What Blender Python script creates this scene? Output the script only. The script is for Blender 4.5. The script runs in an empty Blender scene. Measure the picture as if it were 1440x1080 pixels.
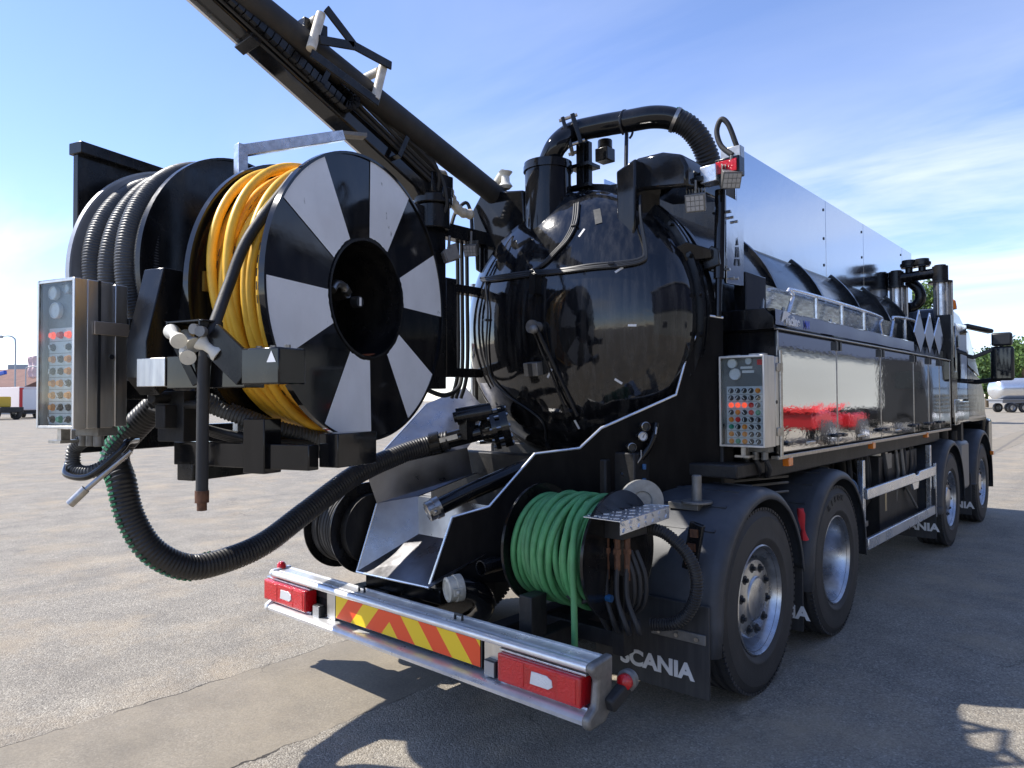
import bpy, bmesh, math, random
from mathutils import Vector, Matrix, noise
R_ = math.radians
random.seed(7)
V = Vector
scene = bpy.context.scene
COL = scene.collection

# ------------------------------------------------------------------ camera
CAM = V((2.867, -3.936, 1.647)); FPX = 1000.0
YAW, PIT, ROLL = R_(41.6), R_(1.26), R_(-0.31)
cd = bpy.data.cameras.new('camera'); cam = bpy.data.objects.new('camera', cd); COL.objects.link(cam)
cam.location = CAM
cam.rotation_euler = (Matrix.Rotation(YAW, 3, 'Z') @ Matrix.Rotation(R_(90) + PIT, 3, 'X') @ Matrix.Rotation(ROLL, 3, 'Z')).to_euler()
cd.sensor_width = 36.0; cd.lens = 36.0 * FPX / 1440.0; cd.clip_end = 3000; cd.clip_start = 0.05
scene.camera = cam
# ------------------------------------------------------------------ light
SUNV = V((-0.75, -0.47, 1.0)).normalized()
EL = math.asin(SUNV.z)
w = bpy.data.worlds.new('World'); scene.world = w; w.use_nodes = True
nt = w.node_tree; nt.nodes.clear()
def nd(t, typ, **k):
    n = t.nodes.new(typ)
    for a, b in k.items(): setattr(n, a, b)
    return n
out = nd(nt, 'ShaderNodeOutputWorld'); bg = nd(nt, 'ShaderNodeBackground')
sky = nd(nt, 'ShaderNodeTexSky', sky_type='NISHITA', sun_disc=False)
sky.sun_elevation = EL; sky.sun_rotation = math.atan2(SUNV.x, SUNV.y)
sky.air_density = 1.0; sky.dust_density = 0.05; sky.altitude = 1200; sky.ozone_density = 2.2
SKY_STR = 0.142
bg.inputs['Strength'].default_value = SKY_STR
tc = nd(nt, 'ShaderNodeTexCoord'); sx = nd(nt, 'ShaderNodeSeparateXYZ')
nt.links.new(tc.outputs['Generated'], sx.inputs[0])
def mth(t, op, a, b=None, clamp=False):
    n = nd(t, 'ShaderNodeMath', operation=op, use_clamp=clamp)
    for i, q in enumerate((a, b)):
        if q is None: continue
        if isinstance(q, (int, float)): n.inputs[i].default_value = q
        else: t.links.new(q, n.inputs[i])
    return n.outputs[0]
zz = mth(nt, 'MAXIMUM', mth(nt, 'ADD', sx.outputs[2], 0.12), 0.05)
cx = nd(nt, 'ShaderNodeCombineXYZ')
nt.links.new(mth(nt, 'DIVIDE', sx.outputs[0], zz), cx.inputs[0]); nt.links.new(mth(nt, 'DIVIDE', sx.outputs[1], zz), cx.inputs[1])
mp = nd(nt, 'ShaderNodeMapping'); mp.inputs['Rotation'].default_value = (0, 0, R_(25)); mp.inputs['Scale'].default_value = (0.55, 1.5, 1)
mp.inputs['Location'].default_value = (3.1, 0.4, 0)
nt.links.new(cx.outputs[0], mp.inputs[0])
n1 = nd(nt, 'ShaderNodeTexNoise'); n1.inputs['Scale'].default_value = 1.1; n1.inputs['Detail'].default_value = 7; n1.inputs['Roughness'].default_value = 0.55; n1.inputs['Distortion'].default_value = 0.5
nt.links.new(mp.outputs[0], n1.inputs[0])
n2 = nd(nt, 'ShaderNodeTexNoise'); n2.inputs['Scale'].default_value = 0.28; n2.inputs['Detail'].default_value = 2
mp2 = nd(nt, 'ShaderNodeMapping'); mp2.inputs['Location'].default_value = (7.3, 2.6, 0); nt.links.new(cx.outputs[0], mp2.inputs[0]); nt.links.new(mp2.outputs[0], n2.inputs[0])
def ramp(t, fac, stops):
    r = nd(t, 'ShaderNodeValToRGB'); e = r.color_ramp.elements
    e[0].position, e[0].color = stops[0][0], (*([stops[0][1]] * 3 if isinstance(stops[0][1], (int, float)) else stops[0][1]), 1)
    e[1].position, e[1].color = stops[-1][0], (*([stops[-1][1]] * 3 if isinstance(stops[-1][1], (int, float)) else stops[-1][1]), 1)
    for p, c in stops[1:-1]:
        q = e.new(p); q.color = (*([c] * 3 if isinstance(c, (int, float)) else c), 1)
    t.links.new(fac, r.inputs[0]); return r.outputs[0]
c1 = ramp(nt, n1.outputs[0], [(0.40, 0.0), (0.72, 1.0)])
c2 = ramp(nt, n2.outputs[0], [(0.40, 0.0), (0.56, 1.0)])
c3 = ramp(nt, sx.outputs[2], [(0.20, 1.0), (0.46, 0.25)])
cl = mth(nt, 'MULTIPLY', mth(nt, 'MULTIPLY', mth(nt, 'MULTIPLY', c1, c2), c3), 0.85)
mix = nd(nt, 'ShaderNodeMix', data_type='RGBA'); nt.links.new(cl, mix.inputs[0])
tint = nd(nt, 'ShaderNodeMix', data_type='RGBA', blend_type='MULTIPLY'); tint.inputs[0].default_value = 1.0
tint.inputs[7].default_value = (1.0, 0.955, 1.08, 1)
nt.links.new(sky.outputs[0], tint.inputs[6]); nt.links.new(tint.outputs[2], mix.inputs[6])
mix.inputs[7].default_value = (5.0, 5.2, 5.6, 1)
nt.links.new(mix.outputs[2], bg.inputs['Color']); nt.links.new(bg.outputs[0], out.inputs[0])
sl = bpy.data.lights.new('sun', 'SUN'); sl.energy = 4.1; sl.angle = R_(0.53); sl.color = (1.0, 0.948, 0.87)
so = bpy.data.objects.new('sun', sl); COL.objects.link(so); so.rotation_euler = SUNV.to_track_quat('Z', 'Y').to_euler(); so.location = (-8, -6, 14)
vs = scene.view_settings
vs.view_transform = 'Standard'; vs.look = 'None'; vs.exposure = 0.86; vs.gamma = 1.0

# ------------------------------------------------------------------ photo pixel -> point on a stated plane
_d0 = V((-math.sin(YAW), math.cos(YAW), 0)); _r0 = V((math.cos(YAW), math.sin(YAW), 0)); _u0 = V((0, 0, 1))
_D = _d0 * math.cos(PIT) + _u0 * math.sin(PIT); _U = -_d0 * math.sin(PIT) + _u0 * math.cos(PIT)
_R = _r0 * math.cos(ROLL) + _U * math.sin(ROLL); _UU = -_r0 * math.sin(ROLL) + _U * math.cos(ROLL)
def ray(px, py): return _D + _R * ((px - 720) / FPX) + _UU * ((540 - py) / FPX)
def P(px, py, X=None, Y=None, Z=None, n=None, p=None, d=None):
    v = ray(px, py)
    if d is not None: t = d
    elif n is not None: t = (V(p) - CAM).dot(n) / v.dot(n)
    elif X is not None: t = (X - CAM.x) / v.x
    elif Y is not None: t = (Y - CAM.y) / v.y
    else: t = (Z - CAM.z) / v.z
    return CAM + v * t
# reel assembly frame (swung out about 16 degrees)
TH = R_(16.3); XR = V((math.cos(TH), math.sin(TH), 0)); YR = V((-math.sin(TH), math.cos(TH), 0))
RO = P(495, 416, d=3.3) + YR * 0.115
RM = Matrix.Translation(RO) @ Matrix.Rotation(TH, 4, 'Z')
def RL(x, y, z): return RM @ V((x, y, z))
# ------------------------------------------------------------------ materials
MATS = {}
def mat(name, col, metal=0.0, rough=0.5, coat=0.0, bump=0.0, bscale=40, var=0.0, vscale=6, stretch=None, dust=0.0, dustcol=(0.30, 0.27, 0.22), rvar=0.0, trans=0.0, ior=1.45, emit=None, alpha=None, spec=None, sss=0, chip=0, dmap=(2.2, 2.2, 0.7)):
    m = bpy.data.materials.new(name); m.use_nodes = True; t = m.node_tree; b = t.nodes['Principled BSDF']
    b.inputs['Base Color'].default_value = (*col, 1); b.inputs['Metallic'].default_value = metal; b.inputs['Roughness'].default_value = rough
    b.inputs['Coat Weight'].default_value = coat; b.inputs['Coat Roughness'].default_value = 0.04; b.inputs['IOR'].default_value = ior
    if trans: b.inputs['Transmission Weight'].default_value = trans
    if spec is not None: b.inputs['Specular IOR Level'].default_value = spec
    if emit: b.inputs['Emission Color'].default_value = (*emit[0], 1); b.inputs['Emission Strength'].default_value = emit[1]
    if alpha is not None: b.inputs['Alpha'].default_value = alpha
    g = nd(t, 'ShaderNodeNewGeometry'); pos = g.outputs['Position']
    def nz(scale, det=4, s=None, off=0):
        mpn = nd(t, 'ShaderNodeMapping'); mpn.inputs['Scale'].default_value = s or (1, 1, 1); mpn.inputs['Location'].default_value = (off, off, off)
        t.links.new(pos, mpn.inputs[0]); q = nd(t, 'ShaderNodeTexNoise'); q.inputs['Scale'].default_value = scale; q.inputs['Detail'].default_value = det
        q.inputs['Roughness'].default_value = 0.6
        t.links.new(mpn.outputs[0], q.inputs[0]); return q.outputs[0]
    csock = None
    if var:
        f = nz(vscale, 5, stretch)
        lo = tuple(c * (1 - var) for c in col); hi = tuple(min(1, c * (1 + var)) for c in col)
        csock = ramp(t, f, [(0.3, lo), (0.7, hi)])
    if dust:
        f = mth(t, 'MULTIPLY', ramp(t, nz(5, 8, dmap, 3), [(0.42, 0.0), (0.78, 1.0)]), dust)
        mx = nd(t, 'ShaderNodeMix', data_type='RGBA'); t.links.new(f, mx.inputs[0])
        if csock: t.links.new(csock, mx.inputs[6])
        else: mx.inputs[6].default_value = (*col, 1)
        mx.inputs[7].default_value = (*dustcol, 1); csock = mx.outputs[2]
    if chip:
        f = mth(t, 'MULTIPLY', ramp(t, nz(22, 6, (1, 1, 0.45), 11), [(0.66, 0.0), (0.70, 1.0)]), ramp(t, nz(2.4, 3, None, 17), [(0.42, 0.0), (0.62, 1.0)]))
        mx = nd(t, 'ShaderNodeMix', data_type='RGBA'); t.links.new(mth(t, 'MULTIPLY', f, chip), mx.inputs[0])
        if csock: t.links.new(csock, mx.inputs[6])
        else: mx.inputs[6].default_value = (*col, 1)
        mx.inputs[7].default_value = (0.02, 0.02, 0.02, 1); csock = mx.outputs[2]
    if csock: t.links.new(csock, b.inputs['Base Color'])
    if rvar:
        t.links.new(ramp(t, nz(7, 6, stretch, 9), [(0.3, max(0, rough - rvar)), (0.75, rough + rvar)]), b.inputs['Roughness'])
    if bump:
        bn = nd(t, 'ShaderNodeBump'); bn.inputs['Strength'].default_value = 1.0; bn.inputs['Distance'].default_value = bump
        t.links.new(nz(bscale, 5, stretch, 5), bn.inputs['Height']); t.links.new(bn.outputs[0], b.inputs['Normal'])
    MATS[name] = m; return m
BLK = mat('black_gloss_paint', (0.005, 0.0055, 0.007), 0, 0.08, 0, dust=0.05, rvar=0.05, bump=0.0006, bscale=3)
TNK = mat('black_tank_paint', (0.008, 0.009, 0.011), 0, 0.14, 0, dust=0.10, rvar=0.05, ior=1.25, bump=0.0006, bscale=3)
DOMEM = mat('black_dome_paint', (0.005, 0.0055, 0.007), 0, 0.07, 0.35, dust=0.26, dmap=(5, 5, 0.35), dustcol=(0.13, 0.125, 0.115), rvar=0.05, bump=0.004, bscale=2.0)
BLS = mat('black_satin_steel', (0.006, 0.0065, 0.008), 0, 0.24, 0, dust=0.07, rvar=0.12, spec=0.4)
CHS = mat('chassis_black', (0.009, 0.009, 0.010), 0, 0.55, 0, dust=0.30, dustcol=(0.10, 0.088, 0.072), bump=0.002, bscale=60)
RUB = mat('black_rubber', (0.022, 0.022, 0.023), 0, 0.6, 0, dust=0.25, dustcol=(0.09, 0.083, 0.075), bump=0.001, bscale=90)
TYR = mat('tyre_rubber', (0.034, 0.034, 0.036), 0, 0.62, 0, dust=0.35, dustcol=(0.08, 0.075, 0.07), bump=0.0012, bscale=120)
HOS = mat('ribbed_black_hose', (0.02, 0.02, 0.021), 0, 0.42, 0, dust=0.25, dustcol=(0.11, 0.10, 0.085))
HOSR = mat('dusty_ribbed_hose', (0.045, 0.046, 0.048), 0, 0.4, 0, dust=0.35, dustcol=(0.16, 0.155, 0.145))
ZINC = mat('zinc_flange', (0.42, 0.43, 0.45), 0.35, 0.38, 0, var=0.1, vscale=8)
HOSG = mat('grey_weathered_hose', (0.07, 0.073, 0.076), 0, 0.45, 0, dust=0.35, dustcol=(0.2, 0.19, 0.17))
FEN = mat('grey_fender_plastic', (0.048, 0.052, 0.060), 0, 0.5, 0, var=0.25, dust=0.30, dustcol=(0.11, 0.105, 0.10), bump=0.0006, bscale=200)
YEL = mat('yellow_hose_rubber', (0.88, 0.49, 0.042), 0, 0.42, 0, chip=0.5, var=0.16, vscale=9, dust=0.12, dustcol=(0.35, 0.2, 0.08))
GRN = mat('green_hose_rubber', (0.09, 0.30, 0.11), 0, 0.5, 0, var=0.2, vscale=12, dust=0.25, dustcol=(0.16, 0.2, 0.15))
GRND = mat('green_wear_spiral', (0.02, 0.20, 0.09), 0, 0.5, 0, dust=0.25)
PRT = mat('hose_print', (0.05, 0.03, 0.015), 0, 0.6)
MIR = mat('polished_stainless', (0.80, 0.81, 0.82), 1, 0.02, 0, bump=0.0010, bscale=2.1)
MIRP = mat('polished_panel', (0.43, 0.47, 0.53), 1, 0.14, 0, bump=0.004, bscale=1.0)
def orange_peel(m, d, sc, stretch):
    t = m.node_tree; b = t.nodes['Principled BSDF']; old = b.inputs['Normal'].links[0].from_node
    g = nd(t, 'ShaderNodeNewGeometry'); mpn = nd(t, 'ShaderNodeMapping'); mpn.inputs['Scale'].default_value = stretch; t.links.new(g.outputs['Position'], mpn.inputs[0])
    q = nd(t, 'ShaderNodeTexNoise'); q.inputs['Scale'].default_value = sc; q.inputs['Detail'].default_value = 2; t.links.new(mpn.outputs[0], q.inputs[0])
    b2 = nd(t, 'ShaderNodeBump'); b2.inputs['Distance'].default_value = d; t.links.new(q.outputs[0], b2.inputs['Height'])
    t.links.new(old.outputs[0], b2.inputs['Normal']); t.links.new(b2.outputs[0], b.inputs['Normal'])
orange_peel(MIR, 0.00013, 30, (1, 0.7, 2.4))
INOX = mat('brushed_stainless', (0.62, 0.61, 0.59), 1, 0.40, 0, var=0.12, vscale=5, stretch=(6, 6, 0.6), rvar=0.08, bump=0.0006, bscale=6, dust=0.08)
INOXD = mat('stained_stainless', (0.38, 0.38, 0.40), 1, 0.34, 0, var=0.2, vscale=4, rvar=0.1, bump=0.0008, bscale=9, dust=0.25, dustcol=(0.18, 0.16, 0.14))
ALU = mat('bumper_aluminium', (0.80, 0.80, 0.80), 0.55, 0.34, 0, var=0.1, vscale=14, rvar=0.1, dust=0.15, dustcol=(0.5, 0.45, 0.38))
ALUP = mat('rail_aluminium', (0.74, 0.76, 0.79), 0.8, 0.3, 0, var=0.06, rvar=0.08)
GALV = mat('galvanised_steel', (0.64, 0.66, 0.69), 0.9, 0.3, 0, var=0.25, vscale=25, rvar=0.15)
RIMM = mat('wheel_aluminium', (0.50, 0.51, 0.53), 1, 0.32, 0, var=0.2, vscale=18, rvar=0.1, dust=0.12, dustcol=(0.16, 0.15, 0.14))
WHT = mat('white_sector_paint', (0.74, 0.75, 0.77), 0, 0.28, 0.15, var=0.07, vscale=4, chip=0.85, dust=0.12, dustcol=(0.35, 0.34, 0.33))
DIRTY = mat('dirty_white_plastic', (0.62, 0.57, 0.47), 0, 0.45, 0, var=0.25, vscale=20, dust=0.35, dustcol=(0.25, 0.2, 0.14))
WPL = mat('white_roller_plastic', (0.72, 0.69, 0.60), 0, 0.4, 0, var=0.12, vscale=18, dust=0.2)
RED = mat('red_lens', (0.50, 0.005, 0.010), 0, 0.12, 0.5, bump=0.004, bscale=110)
RED2 = mat('bright_red_lens', (0.62, 0.010, 0.012), 0.2, 0.2, 0.4, bump=0.008, bscale=85)
REDC = mat('red_chevron', (0.85, 0.085, 0.02), 0, 0.4)
YELC = mat('yellow_chevron', (0.85, 0.58, 0.02), 0, 0.4)
ORG = mat('amber_lens', (0.75, 0.20, 0.02), 0, 0.2, 0.4)
CLR = mat('clear_lens', (0.75, 0.76, 0.78), 0.3, 0.15, 0.3, bump=0.004, bscale=160)
LED = mat('work_lamp_face', (0.36, 0.36, 0.36), 0.2, 0.25, 0.2, bump=0.002, bscale=140)
GREY = mat('grey_cast_metal', (0.20, 0.195, 0.185), 0.5, 0.5, 0, var=0.2, vscale=30, dust=0.3)
BRZ = mat('rusty_fitting', (0.13, 0.06, 0.033), 0.3, 0.6, 0, var=0.45, vscale=40)
FIT = mat('fitting_steel', (0.42, 0.40, 0.37), 1, 0.35, 0, var=0.2, vscale=40)
PANW = mat('control_panel_white', (0.55, 0.58, 0.60), 0, 0.4, 0, var=0.05)
PANG = mat('control_panel_grey', (0.16, 0.165, 0.17), 0.4, 0.4)
KNB = mat('knob_black', (0.02, 0.022, 0.025), 0, 0.35); KNG = mat('knob_green', (0.03, 0.28, 0.17), 0, 0.35); KNO = mat('knob_orange', (0.75, 0.26, 0.03), 0, 0.35); KNR = mat('knob_red', (0.65, 0.02, 0.02), 0, 0.35)
LMPR = mat('lit_red_button', (0.8, 0.05, 0.03), 0, 0.3, emit=((1.0, 0.12, 0.05), 0.5))
BLU = mat('blue_fitting', (0.02, 0.10, 0.24), 0, 0.4)
LETW = mat('white_lettering', (0.72, 0.72, 0.72), 0, 0.5, dust=0.25)
LETB = mat('blue_lettering', (0.03, 0.05, 0.42), 0, 0.4)
REDRAG = mat('red_cloth', (0.45, 0.02, 0.03), 0, 0.8)
def thin_glass(name, refl):
    m = bpy.data.materials.new(name); m.use_nodes = True; t = m.node_tree; t.nodes.clear()
    o = nd(t, 'ShaderNodeOutputMaterial'); mx = nd(t, 'ShaderNodeMixShader'); a = nd(t, 'ShaderNodeBsdfTransparent'); g = nd(t, 'ShaderNodeBsdfGlossy'); g.inputs['Roughness'].default_value = 0.05
    a.inputs[0].default_value = (0.9, 0.93, 0.93, 1); f = nd(t, 'ShaderNodeLayerWeight'); f.inputs[0].default_value = 0.5
    t.links.new(mth(t, 'ADD', mth(t, 'POWER', f.outputs['Facing'], 5.0), refl, True), mx.inputs[0]); t.links.new(a.outputs[0], mx.inputs[1]); t.links.new(g.outputs[0], mx.inputs[2]); t.links.new(mx.outputs[0], o.inputs[0])
    return m
PLEX = thin_glass('plexiglass_pane', 0.03)
DGL = mat('dark_window_glass', (0.012, 0.016, 0.02), 0, 0.04, 0.5)

# ------------------------------------------------------------------ mesh helpers
def tov(a): return a if isinstance(a, Vector) else V(a)
def basis(d, up=None):
    d = d.normalized(); u = tov(up or (0, 0, 1))
    if abs(d.dot(u)) > 0.98: u = V((0, 1, 0)) if abs(d.y) < 0.9 else V((1, 0, 0))
    s = d.cross(u).normalized(); return s, s.cross(d).normalized()
class G:
    def __init__(s): s.v = []; s.f = []
    def add(s, vs, fs):
        o = len(s.v); s.v += [tuple(q) for q in vs]; s.f += [tuple(i + o for i in f) for f in fs]; return s
    def hexa(s, c): return s.add(c, [(0, 3, 2, 1), (4, 5, 6, 7), (0, 1, 5, 4), (1, 2, 6, 5), (2, 3, 7, 6), (3, 0, 4, 7)])
    def box(s, x0, y0, z0, x1, y1, z1, M=None):
        c = [V(q) for q in ((x0, y0, z0), (x1, y0, z0), (x1, y1, z0), (x0, y1, z0), (x0, y0, z1), (x1, y0, z1), (x1, y1, z1), (x0, y1, z1))]
        if M: c = [M @ q for q in c]
        return s.hexa(c)
    def bar(s, a, b, w, h, up=None):
        a, b = tov(a), tov(b); x, y = basis(b - a, up); x = x * (w / 2); y = y * (h / 2)
        return s.hexa([a - x - y, a + x - y, a + x + y, a - x + y, b - x - y, b + x - y, b + x + y, b - x + y])
    def cyl(s, a, b, r, r1=None, n=16, cap=True):
        a, b = tov(a), tov(b); r1 = r if r1 is None else r1; x, y = basis(b - a); vs = []
        for c, q in ((a, r), (b, r1)):
            for i in range(n):
                t = 2 * math.pi * i / n; vs.append(c + x * (q * math.cos(t)) + y * (q * math.sin(t)))
        fs = [(i, (i + 1) % n, n + (i + 1) % n, n + i) for i in range(n)]
        if cap: fs += [tuple(range(n - 1, -1, -1)), tuple(range(n, 2 * n))]
        return s.add(vs, fs)
    def rings(s, cs, xs, ys, rs, n, cap=True, closed=False):
        vs = []; m = len(cs)
        for c, x, y, r in zip(cs, xs, ys, rs):
            for i in range(n):
                t = 2 * math.pi * i / n; vs.append(c + x * (r * math.cos(t)) + y * (r * math.sin(t)))
        fs = []
        for k in range(m if closed else m - 1):
            k2 = (k + 1) % m
            for i in range(n): fs.append((k * n + i, k * n + (i + 1) % n, k2 * n + (i + 1) % n, k2 * n + i))
        if cap and not closed: fs += [tuple(range(n - 1, -1, -1)), tuple(range((m - 1) * n, m * n))]
        return s.add(vs, fs)
    def tube(s, pts, r, n=10, cap=True, rf=None, up=None):
        pts = [tov(p) for p in pts]; cs, xs, ys, rs = [], [], [], []
        t0 = (pts[1] - pts[0]).normalized(); x, y = basis(t0, up)
        for i, p in enumerate(pts):
            t = (pts[min(i + 1, len(pts) - 1)] - pts[max(i - 1, 0)]).normalized()
            x = (x - t * x.dot(t)).normalized(); y = x.cross(t) * -1
            cs.append(p); xs.append(x); ys.append(t.cross(x)); rs.append(rf(i) if rf else r)
        return s.rings(cs, xs, ys, rs, n, cap)
    def hose(s, pts, r, pitch=0.02, amp=0.004, n=14):
        """corrugated hose along a polyline"""
        q = resample(pts, pitch / 4); pat = (0, 1, 1, 0)
        return s.tube(q, r, n, True, lambda i: r - amp * (1 - pat[i % 4]))
    def lathe(s, prof, o, ax, n=32, a0=0.0, a1=2 * math.pi, ref=None):
        o, ax = tov(o), tov(ax).normalized(); x, y = basis(ax, ref); full = abs(a1 - a0 - 2 * math.pi) < 1e-6; m = n if full else n + 1; vs = []
        for i in range(m):
            t = a0 + (a1 - a0) * i / n; d = x * math.cos(t) + y * math.sin(t)
            for r, h in prof: vs.append(o + d * r + ax * h)
        k = len(prof); fs = []
        for i in range(n):
            j = (i + 1) % m
            for p in range(k - 1): fs.append((i * k + p, i * k + p + 1, j * k + p + 1, j * k + p))
        return s.add(vs, fs)
    def prism(s, pts, vec):
        pts = [tov(p) for p in pts]; vec = tov(vec); n = len(pts)
        return s.add(pts + [p + vec for p in pts], [tuple(range(n - 1, -1, -1)), tuple(range(n, 2 * n))] + [(i, (i + 1) % n, n + (i + 1) % n, n + i) for i in range(n)])
    def ball(s, c, r, n=12, m=8, sz=1.0):
        return s.lathe([(max(1e-4, r * math.sin(math.pi * i / m)), -r * sz * math.cos(math.pi * i / m)) for i in range(m + 1)], c, (0, 0, 1), n)
    def pieces(s):
        """split into separate solids (touching boxes count as one)"""
        par = list(range(len(s.v)))
        def fd(i):
            while par[i] != i: par[i] = par[par[i]]; i = par[i]
            return i
        for f in s.f:
            a = fd(f[0])
            for i in f[1:]: par[fd(i)] = a
        isl = {}
        for f in s.f: isl.setdefault(fd(f[0]), []).append(f)
        bb = []
        for fs in isl.values():
            vs = [s.v[i] for f in fs for i in f]; bb.append([[min(v[k] for v in vs) for k in range(3)], [max(v[k] for v in vs) for k in range(3)], fs])
        merged = True
        while merged:
            merged = False
            for i in range(len(bb)):
                for j in range(i + 1, len(bb)):
                    A, B = bb[i], bb[j]
                    if all(A[0][k] <= B[1][k] + 1e-4 and B[0][k] <= A[1][k] + 1e-4 for k in range(3)):
                        bb[i] = [[min(A[0][k], B[0][k]) for k in range(3)], [max(A[1][k], B[1][k]) for k in range(3)], A[2] + B[2]]; bb.pop(j); merged = True; break
                if merged: break
        out_ = []
        for _, _, fs in bb:
            mp_ = {}; q = G()
            for f in fs:
                for i in f:
                    if i not in mp_: mp_[i] = len(q.v); q.v.append(s.v[i])
            q.f = [tuple(mp_[i] for i in f) for f in fs]; out_.append(q)
        return out_
    def each(s, name, m, parent=None, **k): return [q.build(name, m, parent, **k) for q in s.pieces()]
    def build(s, name, m, parent=None, sm=True, bevel=0, solid=0, ang=38):
        me = bpy.data.meshes.new(name); me.from_pydata(s.v, [], s.f)
        bm = bmesh.new(); bm.from_mesh(me); bmesh.ops.remove_doubles(bm, verts=bm.verts, dist=1e-5); bmesh.ops.recalc_face_normals(bm, faces=bm.faces); bm.to_mesh(me); bm.free()
        me.materials.append(m)
        if sm:
            me.shade_smooth(); me.set_sharp_from_angle(angle=R_(ang))
        return link(name, me, parent, bevel, solid)
def link(name, me, parent=None, bevel=0, solid=0):
    o = bpy.data.objects.new(name, me); COL.objects.link(o)
    if solid:
        q = o.modifiers.new('thickness', 'SOLIDIFY'); q.thickness = solid; q.offset = 0
    if bevel:
        q = o.modifiers.new('bevel', 'BEVEL'); q.width = bevel; q.segments = 2; q.limit_method = 'ANGLE'; q.angle_limit = R_(40); q.harden_normals = False
    if parent: setp(o, parent)
    return o
def setp(o, parent):
    o.parent = parent; root = parent
    while root.parent: root = root.parent
    if root.get('world_built'): o.matrix_parent_inverse = root.matrix_basis.inverted() if parent is root else Matrix.Identity(4)
def resample(pts, step):
    pts = [tov(p) for p in pts]; out_ = [pts[0].copy()]; acc = 0.0
    for a, b in zip(pts[:-1], pts[1:]):
        L = (b - a).length; t = step - acc
        while t <= L: out_.append(a.lerp(b, t / L)); t += step
        acc = L - (t - step)
    return out_
def spline(pts, k=10):
    pts = [tov(p) for p in pts]; o = []
    for i in range(len(pts) - 1):
        p0, p1, p2, p3 = pts[max(i - 1, 0)], pts[i], pts[i + 1], pts[min(i + 2, len(pts) - 1)]
        for j in range(k):
            t = j / k; o.append(0.5 * ((2 * p1) + (p2 - p0) * t + (2 * p0 - 5 * p1 + 4 * p2 - p3) * t * t + (3 * p1 - p0 - 3 * p2 + p3) * t ** 3))
    o.append(pts[-1]); return o
def root(name, label, cat, loc, rz=0, group=None, world=False):
    o = bpy.data.objects.new(name, None); COL.objects.link(o); o.location = loc; o.rotation_euler = (0, 0, rz); o.empty_display_size = 0.3
    tag(o, label, cat, group)
    if world: o['world_built'] = 1; o.matrix_basis = Matrix.Translation(loc) @ Matrix.Rotation(rz, 4, 'Z')
    return o
def tag(o, label, cat, group=None):
    o['label'] = label; o['category'] = cat
    if group: o['group'] = group
    return o
def struct(o): o['kind'] = 'structure'; return o
def textmesh(txt, size, ext=0.002, off=0.0, shear=0.0, sx=1.0):
    c = bpy.data.curves.new('lettering', 'FONT'); c.body = txt; c.size = size; c.extrude = ext; c.offset = off; c.shear = shear; c.align_x = 'CENTER'; c.align_y = 'CENTER'
    o = bpy.data.objects.new('lettering', c); COL.objects.link(o); bpy.context.view_layer.update()
    me = bpy.data.meshes.new_from_object(o.evaluated_get(bpy.context.evaluated_depsgraph_get())); bpy.data.objects.remove(o)
    if sx != 1.0: me.transform(Matrix.Diagonal((sx, 1, 1, 1)))
    return me
def textobj(txt, size, origin, right, up, m, parent, name='lettering', **k):
    me = textmesh(txt, size, **k); r, u = tov(right).normalized(), tov(up).normalized(); nn = r.cross(u)
    M = Matrix((( r.x, u.x, nn.x, origin[0]), (r.y, u.y, nn.y, origin[1]), (r.z, u.z, nn.z, origin[2]), (0, 0, 0, 1)))
    me.transform(M); me.materials.clear(); me.materials.append(m); return link(name, me, parent)
def copyobj(o, parent, M=None):
    c = o.copy(); COL.objects.link(c); c.parent = parent
    if M is not None: c.matrix_parent_inverse = Matrix.Identity(4); c.matrix_basis = M
    return c
def copytree(r, M, **kw):
    c = r.copy(); COL.objects.link(c); c.matrix_basis = M
    for k, v in kw.items(): c[k] = v
    for ch in r.children:
        d = copyobj(ch, c)
        for g in ch.children: copyobj(g, d)
    return c
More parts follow.
